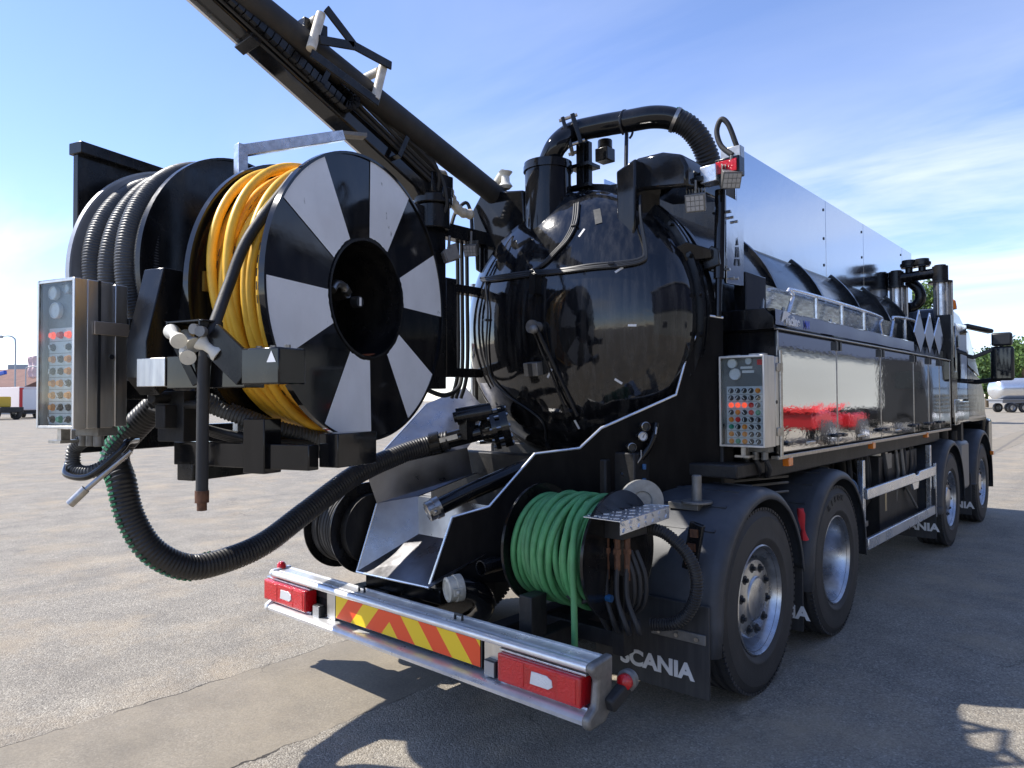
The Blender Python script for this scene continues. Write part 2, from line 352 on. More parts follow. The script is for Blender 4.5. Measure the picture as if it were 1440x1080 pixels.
# ------------------------------------------------------------------ ground
def ground_material():
    m = bpy.data.materials.new('worn_asphalt'); m.use_nodes = True; t = m.node_tree; b = t.nodes['Principled BSDF']
    g = nd(t, 'ShaderNodeNewGeometry'); pos = g.outputs['Position']; sp = nd(t, 'ShaderNodeSeparateXYZ'); t.links.new(pos, sp.inputs[0])
    def nz(sc, det=4, rough=0.6, s=None):
        mpn = nd(t, 'ShaderNodeMapping'); mpn.inputs['Scale'].default_value = s or (1, 1, 1); t.links.new(pos, mpn.inputs[0])
        q = nd(t, 'ShaderNodeTexNoise'); q.inputs['Scale'].default_value = sc; q.inputs['Detail'].default_value = det; q.inputs['Roughness'].default_value = rough; t.links.new(mpn.outputs[0], q.inputs[0]); return q.outputs[0]
    def vor(sc, feat='F1'):
        q = nd(t, 'ShaderNodeTexVoronoi', feature=feat); q.inputs['Scale'].default_value = sc; t.links.new(pos, q.inputs['Vector']); return q
    def mixc(f, a, c):
        q = nd(t, 'ShaderNodeMix', data_type='RGBA')
        for i, s in ((0, f), (6, a), (7, c)):
            if isinstance(s, tuple): q.inputs[i].default_value = (*s, 1)
            elif isinstance(s, (int, float)): q.inputs[i].default_value = s
            else: t.links.new(s, q.inputs[i])
        return q.outputs[2]
    def line(p, q):   # signed distance to a ground line
        d = V((q[0] - p[0], q[1] - p[1], 0)).normalized(); n = (-d.y, d.x)
        return mth(t, 'ADD', mth(t, 'ADD', mth(t, 'MULTIPLY', sp.outputs[0], n[0]), mth(t, 'MULTIPLY', sp.outputs[1], n[1])), -(n[0] * p[0] + n[1] * p[1]))
    st = vor(120); stone = ramp(t, st.outputs['Color'], [(0.1, (0.155, 0.141, 0.12)), (0.42, (0.25, 0.23, 0.197)), (0.7, (0.315, 0.29, 0.247)), (0.97, (0.50, 0.47, 0.41))])
    big = nz(0.35, 5); mid = nz(2.2, 6, 0.65)
    c = mixc(mth(t, 'MULTIPLY', ramp(t, big, [(0.35, 0.0), (0.7, 1.0)]), 0.35), stone, (0.27, 0.245, 0.205))
    q = nd(t, 'ShaderNodeMix', data_type='RGBA', blend_type='MULTIPLY'); q.inputs[0].default_value = 1
    t.links.new(c, q.inputs[6]); t.links.new(ramp(t, mid, [(0.25, (0.72, 0.71, 0.70)), (0.75, (1.18, 1.15, 1.09))]), q.inputs[7]); c = q.outputs[2]
    c = mixc(mth(t, 'MULTIPLY', ramp(t, nz(0.9, 7, 0.7), [(0.48, 0.0), (0.72, 1.0)]), 0.6), c, (0.42, 0.33, 0.215))   # tan dust
    # smoother sanded strip with broken edges
    e1a, e1b = P(0, 1052, Z=0), P(486, 901, Z=0); e2a, e2b = P(335, 1076, Z=0), P(617, 960, Z=0)
    wob = mth(t, 'MULTIPLY', mth(t, 'SUBTRACT', nz(3.0, 5), 0.5), 0.16)
    d1 = mth(t, 'ADD', line(e1a, e1b), wob); d2 = mth(t, 'ADD', line(e2a, e2b), wob)
    inside = mth(t, 'MULTIPLY', mth(t, 'LESS_THAN', d1, 0.0), mth(t, 'GREATER_THAN', d2, 0.0))
    nearm = mth(t, 'LESS_THAN', sp.outputs[0], 3.2)
    inside = mth(t, 'MULTIPLY', inside, nearm)
    fine = nz(60, 4, 0.7)
    sm_ = mixc(ramp(t, nz(1.6, 6, 0.7), [(0.3, 0.0), (0.7, 1.0)]), (0.185, 0.162, 0.128), (0.30, 0.258, 0.192))
    q = nd(t, 'ShaderNodeMix', data_type='RGBA', blend_type='MULTIPLY'); q.inputs[0].default_value = 1
    t.links.new(sm_, q.inputs[6]); t.links.new(ramp(t, fine, [(0.3, 0.82), (0.7, 1.12)]), q.inputs[7]); sm_ = q.outputs[2]
    c = mixc(mth(t, 'MULTIPLY', inside, ramp(t, nz(2.5, 6, 0.7), [(0.3, 0.55), (0.6, 0.9)])), c, sm_)
    crk = mth(t, 'ADD', mth(t, 'LESS_THAN', mth(t, 'ABSOLUTE', d1), 0.006), mth(t, 'LESS_THAN', mth(t, 'ABSOLUTE', d2), 0.007), True)
    crk = mth(t, 'MULTIPLY', mth(t, 'MULTIPLY', crk, nearm), ramp(t, nz(1.3, 3), [(0.38, 0.0), (0.5, 1.0)]))
    # old joint lines further off on the right
    j1 = line(P(1392, 640, Z=0), P(1440, 610, Z=0)); j1 = mth(t, 'ADD', j1, wob)
    far = mth(t, 'MULTIPLY', mth(t, 'LESS_THAN', mth(t, 'ABSOLUTE', j1), 0.05), mth(t, 'GREATER_THAN', sp.outputs[1], 9.0))
    c = mixc(mth(t, 'MULTIPLY', far, 0.6), c, (0.12, 0.11, 0.10))
    c = mixc(mth(t, 'MULTIPLY', crk, 0.9), c, (0.03, 0.027, 0.024))
    # faint wandering cracks and tyre streaks
    cq = nd(t, 'ShaderNodeTexVoronoi', feature='DISTANCE_TO_EDGE'); cq.inputs['Scale'].default_value = 0.35
    cm = nd(t, 'ShaderNodeMapping'); t.links.new(pos, cm.inputs[0]); ca = nd(t, 'ShaderNodeVectorMath', operation='ADD'); t.links.new(cm.outputs[0], ca.inputs[0])
    cn = nd(t, 'ShaderNodeTexNoise'); cn.inputs['Scale'].default_value = 1.2; cn.inputs['Detail'].default_value = 6; t.links.new(pos, cn.inputs[0]); t.links.new(cn.outputs['Color'], ca.inputs[1]); t.links.new(ca.outputs[0], cq.inputs['Vector'])
    ck = mth(t, 'MULTIPLY', mth(t, 'LESS_THAN', cq.outputs['Distance'], 0.0015), ramp(t, nz(0.5, 3), [(0.5, 0.0), (0.6, 1.0)]))
    c = mixc(mth(t, 'MULTIPLY', ck, 0.45), c, (0.06, 0.053, 0.045))
    c = mixc(mth(t, 'MULTIPLY', ramp(t, nz(0.8, 6, 0.6, (2.6, 0.14, 1)), [(0.52, 0.0), (0.72, 1.0)]), 0.35), c, (0.13, 0.122, 0.112))
    oil = ramp(t, nz(1.1, 6, 0.7, (1.0, 0.7, 1)), [(0.66, 0.0), (0.72, 1.0)])
    c = mixc(mth(t, 'MULTIPLY', oil, 0.45), c, (0.09, 0.085, 0.08))
    # cool dark tint in the ground colour, deepening the shade beside the truck
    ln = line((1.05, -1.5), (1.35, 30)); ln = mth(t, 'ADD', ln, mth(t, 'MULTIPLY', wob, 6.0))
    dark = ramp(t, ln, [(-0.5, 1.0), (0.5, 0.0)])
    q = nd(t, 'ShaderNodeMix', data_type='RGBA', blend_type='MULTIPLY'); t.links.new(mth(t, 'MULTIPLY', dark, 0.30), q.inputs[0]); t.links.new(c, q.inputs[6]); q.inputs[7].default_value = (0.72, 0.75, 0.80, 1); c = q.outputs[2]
    t.links.new(c, b.inputs['Base Color']); b.inputs['Roughness'].default_value = 0.85; b.inputs['Specular IOR Level'].default_value = 0.3
    hb = mth(t, 'ADD', mth(t, 'MULTIPLY', st.outputs['Distance'], mth(t, 'SUBTRACT', 1.0, mth(t, 'MULTIPLY', inside, 0.85))), mth(t, 'MULTIPLY', crk, -1.5))
    bn = nd(t, 'ShaderNodeBump'); bn.inputs['Strength'].default_value = 0.7; bn.inputs['Distance'].default_value = 0.006; bn.invert = True
    t.links.new(hb, bn.inputs['Height']); t.links.new(bn.outputs[0], b.inputs['Normal'])
    return m
g = G(); g.add([(-900, -900, 0), (900, -900, 0), (900, 900, 0), (-900, 900, 0)], [(0, 1, 2, 3)])
struct(g.build('ground', ground_material(), sm=False))

# ------------------------------------------------------------------ the truck
T = root('vacuum_truck', 'black and polished steel sewer vacuum truck with swung out hose reels and rear boom', 'truck', (0, 3.4, 0), world=True)
TI = T.matrix_basis.inverted()
AX = (0.0, 1.32, 5.25, 7.3); WR = 0.515
# --- chassis
g = G()
for s in (-1, 1): g.box(s * 0.38 - 0.04, -0.42, 0.74, s * 0.38 + 0.04, 8.0, 1.02)
for y in (-0.3, 0.66, 2.4, 3.6, 4.5, 6.2, 7.8): g.box(-0.345, y - 0.05, 0.80, 0.345, y + 0.05, 0.96)
g.build('chassis_rails', CHS, T, bevel=0.006)
g = G(); g.box(-0.72, -0.1, 1.024, 0.72, 5.3, 1.34); g.box(-1.15, 0.32, 1.16, 1.15, 5.2, 1.29); g.build('subframe', CHS, T, bevel=0.01)
g = G()
for y in AX:
    g.cyl((-1.0, y, WR), (1.0, y, WR), 0.075, n=14)
g.build('axles', CHS, T)
g = G(); g.ball((0, AX[1], WR), 0.24); g.cyl((0, AX[1], WR), (0, 4.6, 0.8), 0.06); g.build('differential', CHS, T)
# --- wheels
def tyre_profile(w, r):
    h = w / 2; p = [(0.285, -h * 0.78), (0.33, -h * 0.97), (0.40, -h * 1.03), (0.455, -h * 0.99), (r - 0.028, -h * 0.93), (r - 0.006, -h * 0.84)]
    k = 4; xs = [-h * 0.80 + i * (1.6 * h) / (k * 2 + 1) for i in range(k * 2 + 2)]
    for i in range(0, len(xs) - 1, 2):
        p += [(r, xs[i]), (r, xs[i + 1] - 0.004)]
        if i < len(xs) - 2: p += [(r - 0.013, xs[i + 1]), (r - 0.013, xs[i + 2] - 0.004)]
    p += [(r - 0.006, h * 0.84), (r - 0.028, h * 0.93), (0.468, h * 0.975), (0.464, h * 1.0), (0.455, h * 1.005), (0.40, h * 1.03), (0.352, h * 1.005), (0.348, h * 1.015), (0.34, h * 1.015), (0.333, h * 0.98), (0.285, h * 0.78)]
    return p
def make_wheel(kind, single):
    W = 0.30 if single else 0.29
    out_ = []
    g = G(); g.lathe(tyre_profile(W, WR), (0, 0, 0), (1, 0, 0), 72)
    for i in range(90):   # shallow shoulder lugs
        a = 2 * math.pi * i / 90; d = V((0, math.cos(a), math.sin(a))); tn = V((0, -math.sin(a), math.cos(a)))
        for s in (-1, 1):
            c = d * (WR - 0.0085) + V((s * W * 0.415, 0, 0)); g.bar(c - tn * 0.011, c + tn * 0.011, 0.028, 0.016, d)
    out_.append(('tyre', g, TYR))
    h = W / 2
    if kind == 'dish':
        rim = [(0.300, h * 0.80), (0.306, h * 0.90), (0.298, h * 0.92), (0.288, h * 0.80), (0.275, h * 0.6), (0.262, -0.05), (0.25, -h * 0.75), (0.16, -h * 0.85), (0.15, -h * 0.6), (0.13, -h * 0.55), (0.001, -h * 0.55)]
        g = G(); g.lathe(rim, (0, 0, 0), (1, 0, 0), 56); out_.append(('rim', g, RIMM))
        g = G()
        for i in range(10):
            a = 2 * math.pi * i / 10; c = V((-h * 0.83, 0.19 * math.cos(a), 0.19 * math.sin(a))); g.cyl(c, c + V((0.045, 0, 0)), 0.016, 0.013, 8)
        out_ += [('wheel_nut', q, FIT) for q in g.pieces()]
    else:
        rim = [(0.300, h * 0.80), (0.306, h * 0.90), (0.298, h * 0.93), (0.289, h * 0.82), (0.272, h * 0.5), (0.262, 0.02), (0.245, -0.015), (0.21, 0.01), (0.205, 0.03), (0.10, 0.03), (0.001, 0.03)]
        g = G(); g.lathe(rim, (0, 0, 0), (1, 0, 0), 56); out_.append(('rim', g, RIMM))
        g = G(); x0 = 0.0
        cov = [(0.222, 0.0), (0.222, 0.085), (0.214, 0.096), (0.130, 0.100), (0.120, 0.106), (0.116, 0.114), (0.105, 0.119), (0.001, 0.121)]
        g.lathe(cov, (0, 0, 0), (1, 0, 0), 48); out_.append(('hub_cover', g, RIMM))
        g = G()
        for i in range(10):
            a = 2 * math.pi * (i + 0.5) / 10; c = V((0.092, 0.176 * math.cos(a), 0.176 * math.sin(a))); g.cyl(c, c + V((0.0085, 0, 0)), 0.026, 0.026, 14); g.cyl(c + V((0.006, 0, 0)), c + V((0.026, 0, 0)), 0.015, 0.012, 6)
        out_ += [('wheel_nut', q, KNB) for q in g.pieces()]
        g = G(); 
    return out_
protos = {}
def place_wheel(kind, x, y, side, single=True):
    e = bpy.data.objects.new('wheel', None); COL.objects.link(e); e.parent = T; e.empty_display_size = 0.2
    M = Matrix.Translation((x, y, WR)) @ (Matrix.Identity(4) if side > 0 else Matrix.Rotation(math.pi, 4, 'Z')) @ Matrix.Rotation(random.uniform(0, 6.28), 4, 'X')
    e.matrix_parent_inverse = TI; e.matrix_basis = M
    if kind not in protos:
        protos[kind] = [g.build(n, m, None) for n, g, m in make_wheel(kind, single)]
        for o in protos[kind]: o.parent = e
    else:
        for o in protos[kind]: copyobj(o, e)
    return e
wheels = {}
for i, y in enumerate(AX):
    for s in (1, -1):
        wheels[(i, s)] = place_wheel('dish' if i == 1 else 'cover', s * 1.10, y, s)
for s in (1, -1):    # inner dual of the driven axle
    place_wheel('dish', s * 0.78, AX[1], -s)
# raised letters on the driven tyre's side wall
for k, ch in enumerate('BISON'):
    a = R_(118 - k * 9.5); d = V((0, math.cos(a), math.sin(a)))
    textobj(ch, 0.052, V((1.10 + 0.1555, AX[1], WR)) + d * 0.43, V((0, -math.sin(a), math.cos(a))) * -1, d, RUB, T, name='tyre_lettering', ext=0.0015, off=0.002)
# --- fenders
def fender(y, a0, a1, r=0.625, x0=0.66, x1=1.275, zc=WR, side=1, ribs=True, drop=None, m=FEN):
    prof = [(r - 0.05, x0), (r, x0 + 0.004), (r + 0.006, (x0 + x1) / 2), (r, x1 - 0.06), (r - 0.012, x1 - 0.022), (r - 0.035, x1 - 0.004), (r - 0.062, x1)]
    n = 40; vs, fs = [], []; k = len(prof)
    pa = [R_(a0 + (a1 - a0) * i / n) for i in range(n + 1)]
    for a in pa:
        for rr, x in prof: vs.append((side * x, y + rr * math.cos(a), zc + rr * math.sin(a)))
    if drop:   # straight rear skirt
        a = pa[-1]
        for rr, x in prof: vs.append((side * x, y + rr * math.cos(a) - 0.03, drop))
        n += 1
    for i in range(n):
        for p in range(k - 1): fs.append((i * k + p, i * k + p + 1, (i + 1) * k + p + 1, (i + 1) * k + p))
    g = G(); g.add(vs, fs); o = g.build('fender', m, T, solid=0.008)
    if ribs:
        q = G()
        for a in (40, 56, 72, 88, 104, 120, 136):
            a = R_(a); d = V((0, math.cos(a), math.sin(a))); tn = V((0, -math.sin(a), math.cos(a))); c = V((0, y, zc)) + d * (r + 0.006)
            q.bar(c + V((side * (x0 + 0.05), 0, 0)), c + V((side * (x1 - 0.09), 0, 0)), 0.016, 0.012, d)
        q.build('rib', m, o)
    return o
for s in (1, -1):
    fender(AX[0], 6, 180, side=s, drop=0.36); fender(AX[1], -6, 172, side=s, drop=0.42)
    fender(AX[2], -8, 188, r=0.66, side=s, x0=0.75, ribs=False, drop=0.5); fender(AX[3], -10, 176, r=0.70, side=s, x0=0.75, ribs=False, drop=0.55)
FLAP = mat('mud_flap_rubber', (0.032, 0.032, 0.034), 0, 0.6, dust=0.4, dustcol=(0.10, 0.096, 0.09), dmap=(6, 6, 0.5))
def mudflap(y, x0, x1, z0, z1, txt=True, side=1, tilt=0.0):
    g = G(); nx = 8; a, b = (x0, x1) if side > 0 else (-x1, -x0)
    g.box(a, y - 0.006, z0, b, y + 0.006, z1); o = g.build('mud_flap', FLAP, T, bevel=0.004)
    if txt: textobj('SCANIA', 0.110, ((a + b) / 2 + 0.04, y - 0.0085, z0 + 0.115), (1, 0, 0), (0, 0, 1), LETW, o, ext=0.0015, off=0.0045, sx=1.10)
    return o
for s in (1, -1):
    mudflap(-0.66, 0.57, 1.25, 0.16, 0.62, side=s); mudflap(0.665, 0.80, 1.235, 0.17, 0.6, side=s); mudflap(4.50, 0.78, 1.24, 0.18, 0.7, side=s); mudflap(6.52, 0.78, 1.24, 0.18, 0.7, side=s)
g = G(); g.bar((0.93, -0.672, 0.455), (1.235, -0.672, 0.455), 0.012, 0.05); o = g.build('mud_flap_strip', GREY, T, bevel=0.003)
g = G()
for x in (0.98, 1.08, 1.19): g.cyl((x, -0.676, 0.455), (x, -0.69, 0.455), 0.011, n=8)
g.each('bolt', FIT, o)
# louvred bracket on the fender's rear face
g = G(); c0 = P(985, 735, Y=-0.605); c1 = P(972, 800, Y=-0.60)
g.bar(c0 + V((0, -.03, 0)), c1 + V((0, -.02, 0)), 0.075, 0.03, (0, 1, 0)); o = g.build('fender_bracket', BLS, T, bevel=0.004)
g = G()
for i in range(3): c = (c0 + V((0, -.05, 0))).lerp(c1 + V((0, -.04, 0)), 0.2 + 0.3 * i); g.box(c.x - 0.02, c.y - 0.006, c.z - 0.02, c.x + 0.02, c.y + 0.01, c.z + 0.02)
g.each('slot_insert', BRZ, o)
# --- tank
TC = V((0, -0.08, 2.145)); TR = 0.90; DB = 0.44
g = G(); g.lathe([(TR, 0), (TR, 5.75), (TR * 0.94, 5.9), (TR * 0.75, 6.02), (0.4, 6.1), (0.001, 6.13)], TC, (0, 1, 0), 72)
for y in (): pass
tank = g.build('tank', TNK, T)
dome_prof = [(TR * math.sin(math.pi / 2 * i / 22), -DB * math.cos(math.pi / 2 * i / 22)) for i in range(23)]; dome_prof[0] = (0.001, -DB)
g = G(); g.lathe(dome_prof, TC, (0, 1, 0), 80); dome = g.build('tank_door', DOMEM, T, ang=60)
def DH(px, py, off=0.0):
    v = ray(px, py); o = CAM - TC; r = V((TR + off, DB + off, TR + off))
    a = V((v.x / r.x, v.y / r.y, v.z / r.z)); b = V((o.x / r.x, o.y / r.y, o.z / r.z))
    A, B, C_ = a.dot(a), 2 * a.dot(b), b.dot(b) - 1; D_ = B * B - 4 * A * C_
    t = (-B - math.sqrt(max(D_, 0))) / (2 * A); return CAM + v * t
def dome_n(p): q = p - TC; return V((q.x / TR ** 2, q.y / DB ** 2, q.z / TR ** 2)).normalized()
for y, dr, wd in ((-0.055, 0.045, 0.03), (-0.015, 0.05, 0.03), (0.16, 0.025, 0.05), (1.25, 0.03, 0.05), (2.3, 0.03, 0.05), (3.35, 0.03, 0.05), (4.4, 0.03, 0.05), (5.3, 0.03, 0.05)):
    g = G(); g.lathe([(TR - 0.02, -wd / 2), (TR + dr, -wd / 2), (TR + dr, wd / 2), (TR - 0.02, wd / 2)], (0, y, TC.z), (0, 1, 0), 72); g.build('tank_ring', BLS, tank)
g = G()
for i in range(24):    # door clamps round the flange
    a = 2 * math.pi * (i + 0.5) / 24; c = TC + V(((TR + 0.03) * math.cos(a), 0.035, (TR + 0.03) * math.sin(a))); g.cyl(c + V((0, -0.05, 0)), c + V((0, 0.05, 0)), 0.014, n=8)
g.each('flange_bolt', BLS, tank)
# white level strips on the door
g = G()
for (xa, ya), (xb, yb) in (((814, 333), (822, 322)), ((865, 383), (876, 376)), ((883, 457.5), (895, 457.5)), ((864.5, 533), (875, 539.5)), ((808, 591), (814.5, 603)), ((776, 519), (770, 531))):
    a, b = DH(xa, ya, 0.002), DH(xb, yb, 0.002); nn = dome_n((a + b) / 2); g.bar(a, b, 0.013, 0.004, nn)
g.each('level_strip', LETW, dome)
a = DH(839, 294, 0.004); b = DH(842, 314, 0.004); nn = dome_n((a + b) / 2); sd_ = nn.cross(b - a).normalized() * 0.022
g = G(); n_ = 5; vs_ = []
for i in range(n_ + 1):
    for k in (-1, 0, 1):
        q = a.lerp(b, i / n_) + sd_ * k; e_ = V((q.x / (TR + .004), (q.y - TC.y) / (DB + .004), (q.z - TC.z) / (TR + .004))).length; vs_.append(V((q.x / e_, TC.y + (q.y - TC.y) / e_, TC.z + (q.z - TC.z) / e_)))
g.add(vs_, [(i * 3 + k, i * 3 + k + 1, i * 3 + k + 4, i * 3 + k + 3) for i in range(n_) for k in range(2)]); g.build('bare_patch', mat('worn_patch', (0.07, 0.068, 0.062), 0, 0.5, var=0.3, vscale=30), dome)
# spring handle, rods and sensor box
c = DH(757, 460); nn = dome_n(c)
g = G(); g.cyl(c - nn * 0.02, c + nn * 0.05, 0.035, 0.03, 14); g.cyl(c + nn * 0.05, c + nn * 0.075, 0.042, 0.042, 14); g.ball(c + nn * 0.085 + V((0.03, 0, -0.02)), 0.028)
g.build('spring_knob', GREY, dome)
g = G(); a = c + nn * 0.065
g.tube([a, DH(797, 580, 0.03)], 0.008, 8); g.tube([a + V((0.03, 0, 0)), DH(812, 585, 0.02)], 0.013, 8); g.build('latch_rods', BLS, dome)
c = DH(750, 519, 0.03); nn = dome_n(c); x, y = basis(nn)
g = G(); g.bar(c - nn * 0.03, c + nn * 0.03, 0.11, 0.085); o = g.build('sensor_box', GREY, dome, bevel=0.005)
g = G(); g.bar(c + nn * 0.031, c + nn * 0.034, 0.032, 0.08); g.build('label_strip', KNB, o)
# cable looms on the door
g = G()
main = [(676, 392), (700, 389), (745, 382), (790, 378), (830, 373), (870, 369), (900, 363), (906, 350)]
for k in range(4):
    g.tube(spline([DH(px + k, py + k * 1.6 + random.uniform(-1, 1), 0.014) for px, py in main] + [P(901, 305, Y=-0.30), P(900, 275, Y=-0.24)], 5), 0.009, 6)
loop = [(747, 381), (765, 372), (785, 352), (800, 335), (811, 312), (814, 285)]
for k in range(3): g.tube(spline([DH(px - k * 3, py + k, 0.012) for px, py in loop], 5), 0.008, 6)
g.tube(spline([DH(683, 395, 0.012), DH(686, 440, 0.012), DH(684, 490, 0.012), DH(690, 530, 0.012), DH(712, 555, 0.012), DH(760, 590, 0.012), DH(768, 620, 0.012)], 6), 0.007, 6)
g.build('cable_loom', KNB, dome)
g = G(); 
for px, py in ((748, 382), (808, 318), (860, 371), (684, 450)):
    c = DH(px, py, 0.01); nn = dome_n(c); g.bar(c - nn * 0.02, c + nn * 0.018, 0.035, 0.012)
a = DH(752, 400, 0.03); g.box(a.x - 0.02, a.y - 0.03, a.z - 0.06, a.x + 0.03, a.y + 0.05, a.z + 0.06)
g.each('cable_clip', BLS, dome)
# --- inlet neck and overhead suction pipe
nx_, ny_ = P(771, 270, Y=-0.245).x, -0.245
g = G(); top = P(771, 236, Y=-0.245).z
g.lathe([(0.001, 2.3), (0.155, 2.3), (0.155, top - 0.03), (0.166, top - 0.03), (0.166, top), (0.161, top + 0.002), (0.161, top + 0.025), (0.001, top + 0.028)], (nx_, ny_, 0), (0, 0, 1), 36)
neck = g.build('inlet_neck', BLK, T)
g = G(); pz = top + 0.02
path = spline([V((nx_, ny_, pz)), P(783, 205, X=0.0), P(805, 187, X=0.04), P(840, 178, X=0.18), P(880, 171, Y=0.02), P(915, 165, Y=0.08), P(940, 166, Y=0.14), P(955, 172, Y=0.18)], 8)
g.tube(path, 0.072, 20); pipe = g.build('suction_pipe', BLK, T, ang=60)
g = G(); hp = spline([P(948, 168, Y=0.16), P(968, 178, Y=0.21), P(985, 198, Y=0.26), P(996, 225, Y=0.32), P(1001, 260, Y=0.42)], 10)
g.hose(hp, 0.076, 0.022, 0.006, 18); g.build('hose_section', HOS, pipe)
g = G(); g.hose([p + V((0.02, 0.0, 0.072)) for p in hp], 0.006, 0.03, 0.002, 6); g.build('green_spiral', GRND, pipe)
g = G()
for q in (0.02, 0.08):
    c = hp[1].lerp(hp[6], q); d = (hp[3] - hp[1]).normalized(); g.lathe([(0.078, -0.01), (0.082, -0.01), (0.082, 0.01), (0.078, 0.01)], c, d, 24)
g.build('hose_clamp', FIT, pipe)
c = P(805, 190, X=0.04); d = (P(840, 178, X=0.18) - c).normalized(); xs, ys = basis(d)
g = G(); g.bar(c - d * 0.045, c - d * 0.02, 0.19, 0.21); g.bar(c + d * 0.02, c + d * 0.05, 0.19, 0.21); o = g.build('pipe_clamp', BLS, T, bevel=0.004)
g = G()
for i in (-1, 1):
    for j in (-1, 1): q = c + xs * (i * 0.08) + ys * (j * 0.09); g.cyl(q - d * 0.06, q + d * 0.065, 0.012, n=8)
g.each('bolt', FIT, o)
g = G(); a = P(820, 202, X=0.08); zb = 2.85
g.box(a.x - 0.03, a.y - 0.04, zb, a.x + 0.03, a.y + 0.02, a.z + 0.02); g.box(a.x + 0.035, a.y - 0.02, zb + .1, a.x + 0.06, a.y + 0.02, a.z)
for z in (3.19, 3.05, 2.98): g.box(a.x - 0.08, a.y - 0.07, z, a.x + 0.09, a.y + 0.07, z + 0.025)
g.build('pipe_post', BLS, T, bevel=0.003)
g = G(); a = P(845, 215, X=0.14); g.box(a.x - 0.05, a.y, a.z - 0.05, a.x + 0.05, a.y + 0.1, a.z + 0.04); g.cyl((a.x, a.y + .05, a.z + 0.04), (a.x, a.y + .05, a.z + 0.1), 0.05, n=12); g.build('actuator', BLS, T, bevel=0.006)
g = G(); a = P(881, 175, Y=0.02); g.tube([P(880, 258, Y=-0.05), a + V((0, 0, -0.06))], 0.013, 8)
tt = [a + V((0.0, 0.08 * math.cos(q), 0.09 * math.sin(q))) for q in [R_(x) for x in range(-60, 241, 20)]]; g.tube(tt, 0.008, 8); g.build('pipe_hanger', BLS, T)
# --- door hinge housings
def housing(name, pxs, y, depth, m=BLK, bevel=0.012): 
    g = G(); g.prism([P(a, b, Y=y) for a, b in pxs], (0, depth, 0)); return g.build(name, m, T, bevel=bevel)
housing('hinge_housing', [(664, 296), (678, 270), (735, 267), (738, 318), (700, 352), (682, 388), (668, 380)], -0.34, 0.42)
h2 = housing('hinge_housing', [(866, 241), (893, 222), (893, 300), (890, 352), (868, 345)], -0.30, 0.30)
g = G(); g.prism([P(893, 222, Y=-0.20), P(930, 213, Y=-0.20), P(958, 216, Y=-0.20), P(966, 232, Y=-0.20), P(966, 262, Y=-0.20), P(893, 268, Y=-0.20)], (0, 0.45, 0)); g.build('cowl', BLK, h2, bevel=0.02)
g = G(); g.bar(P(846, 272, Y=0.0), P(1020, 248, Y=0.02), 0.09, 0.075); g.bar(P(890, 262, Y=-0.1), P(990, 252, Y=-0.06), 0.05, 0.035); beam = g.build('lamp_beam', BLS, T, bevel=0.005)
g = G(); g.bar(P(990, 250, Y=-0.02), P(1012, 244, Y=-0.02), 0.10, 0.10); g.build('beam_end', GALV, beam, bevel=0.004)
def work_lamp(px, py, y, tilt, rz, s=1.0):
    c = P(px, py, Y=y); M = Matrix.Translation(c) @ Matrix.Rotation(rz, 4, 'Z') @ Matrix.Rotation(tilt, 4, 'X')
    g = G(); g.box(-0.05 * s, -0.02, -0.045 * s, 0.05 * s, 0.03, 0.045 * s, M)
    for i in range(7): x = (-0.045 + i * 0.015) * s; g.box(x - 0.0025, 0.028, -0.045 * s, x + 0.0025, 0.07, 0.066 * s, M)
    g.cyl(M @ V((0, 0.02, 0.03)), M @ V((0, 0.06, 0.12)), 0.01, n=8)
    o = g.build('work_lamp', GREY, T, bevel=0.003)
    g = G(); g.box(-0.045 * s, -0.0235, -0.04 * s, 0.045 * s, -0.0205, 0.04 * s, M); g.build('lens', PANG, o)
    g = G()
    for i in range(4):
        for j in range(3): x, z = (-0.033 + 0.022 * i) * s, (-0.026 + 0.026 * j) * s; g.box(x - 0.0095 * s, -0.027, z - 0.011 * s, x + 0.0095 * s, -0.0236, z + 0.011 * s, M)
    g.build('led_cells', LED, o)['kind'] = 'stuff'
    return o
work_lamp(978, 285, -0.1, R_(25), R_(20), 1.15); work_lamp(1028, 252, -0.02, R_(35), R_(40), 1.1)
work_lamp(629, 360, -0.75, R_(20), R_(-30), 0.9); work_lamp(662, 352, -0.5, R_(20), R_(30), 0.9)
c = P(1025, 236, Y=0.0); g = G(); g.box(c.x - 0.075, c.y - 0.03, c.z - 0.055, c.x + 0.075, c.y + 0.05, c.z + 0.055); o = g.build('rear_lamp', BLS, T, bevel=0.006)
g = G(); g.box(c.x - 0.064, c.y - 0.04, c.z - 0.036, c.x + 0.064, c.y - 0.031, c.z + 0.036); g.build('lens', RED, o, bevel=0.003)
g = G(); g.tube(spline([P(1030, 218, Y=0.05), P(1014, 205, Y=0.05), P(1008, 185, Y=0.05), P(1014, 168, Y=0.05), P(1024, 175, Y=0.06), P(1034, 200, Y=0.08), P(1040, 218, Y=0.1)], 8), 0.016, 10); g.build('air_hose_loop', RUB, T)
g = G(); g.box(*(P(1020, 220, Y=0.05) - V((0.03, 0.0, 0.03))), *(P(1034, 207, Y=0.05) + V((0.03, 0.06, 0.01)))); g.build('hose_bracket', FIT, T, bevel=0.004)
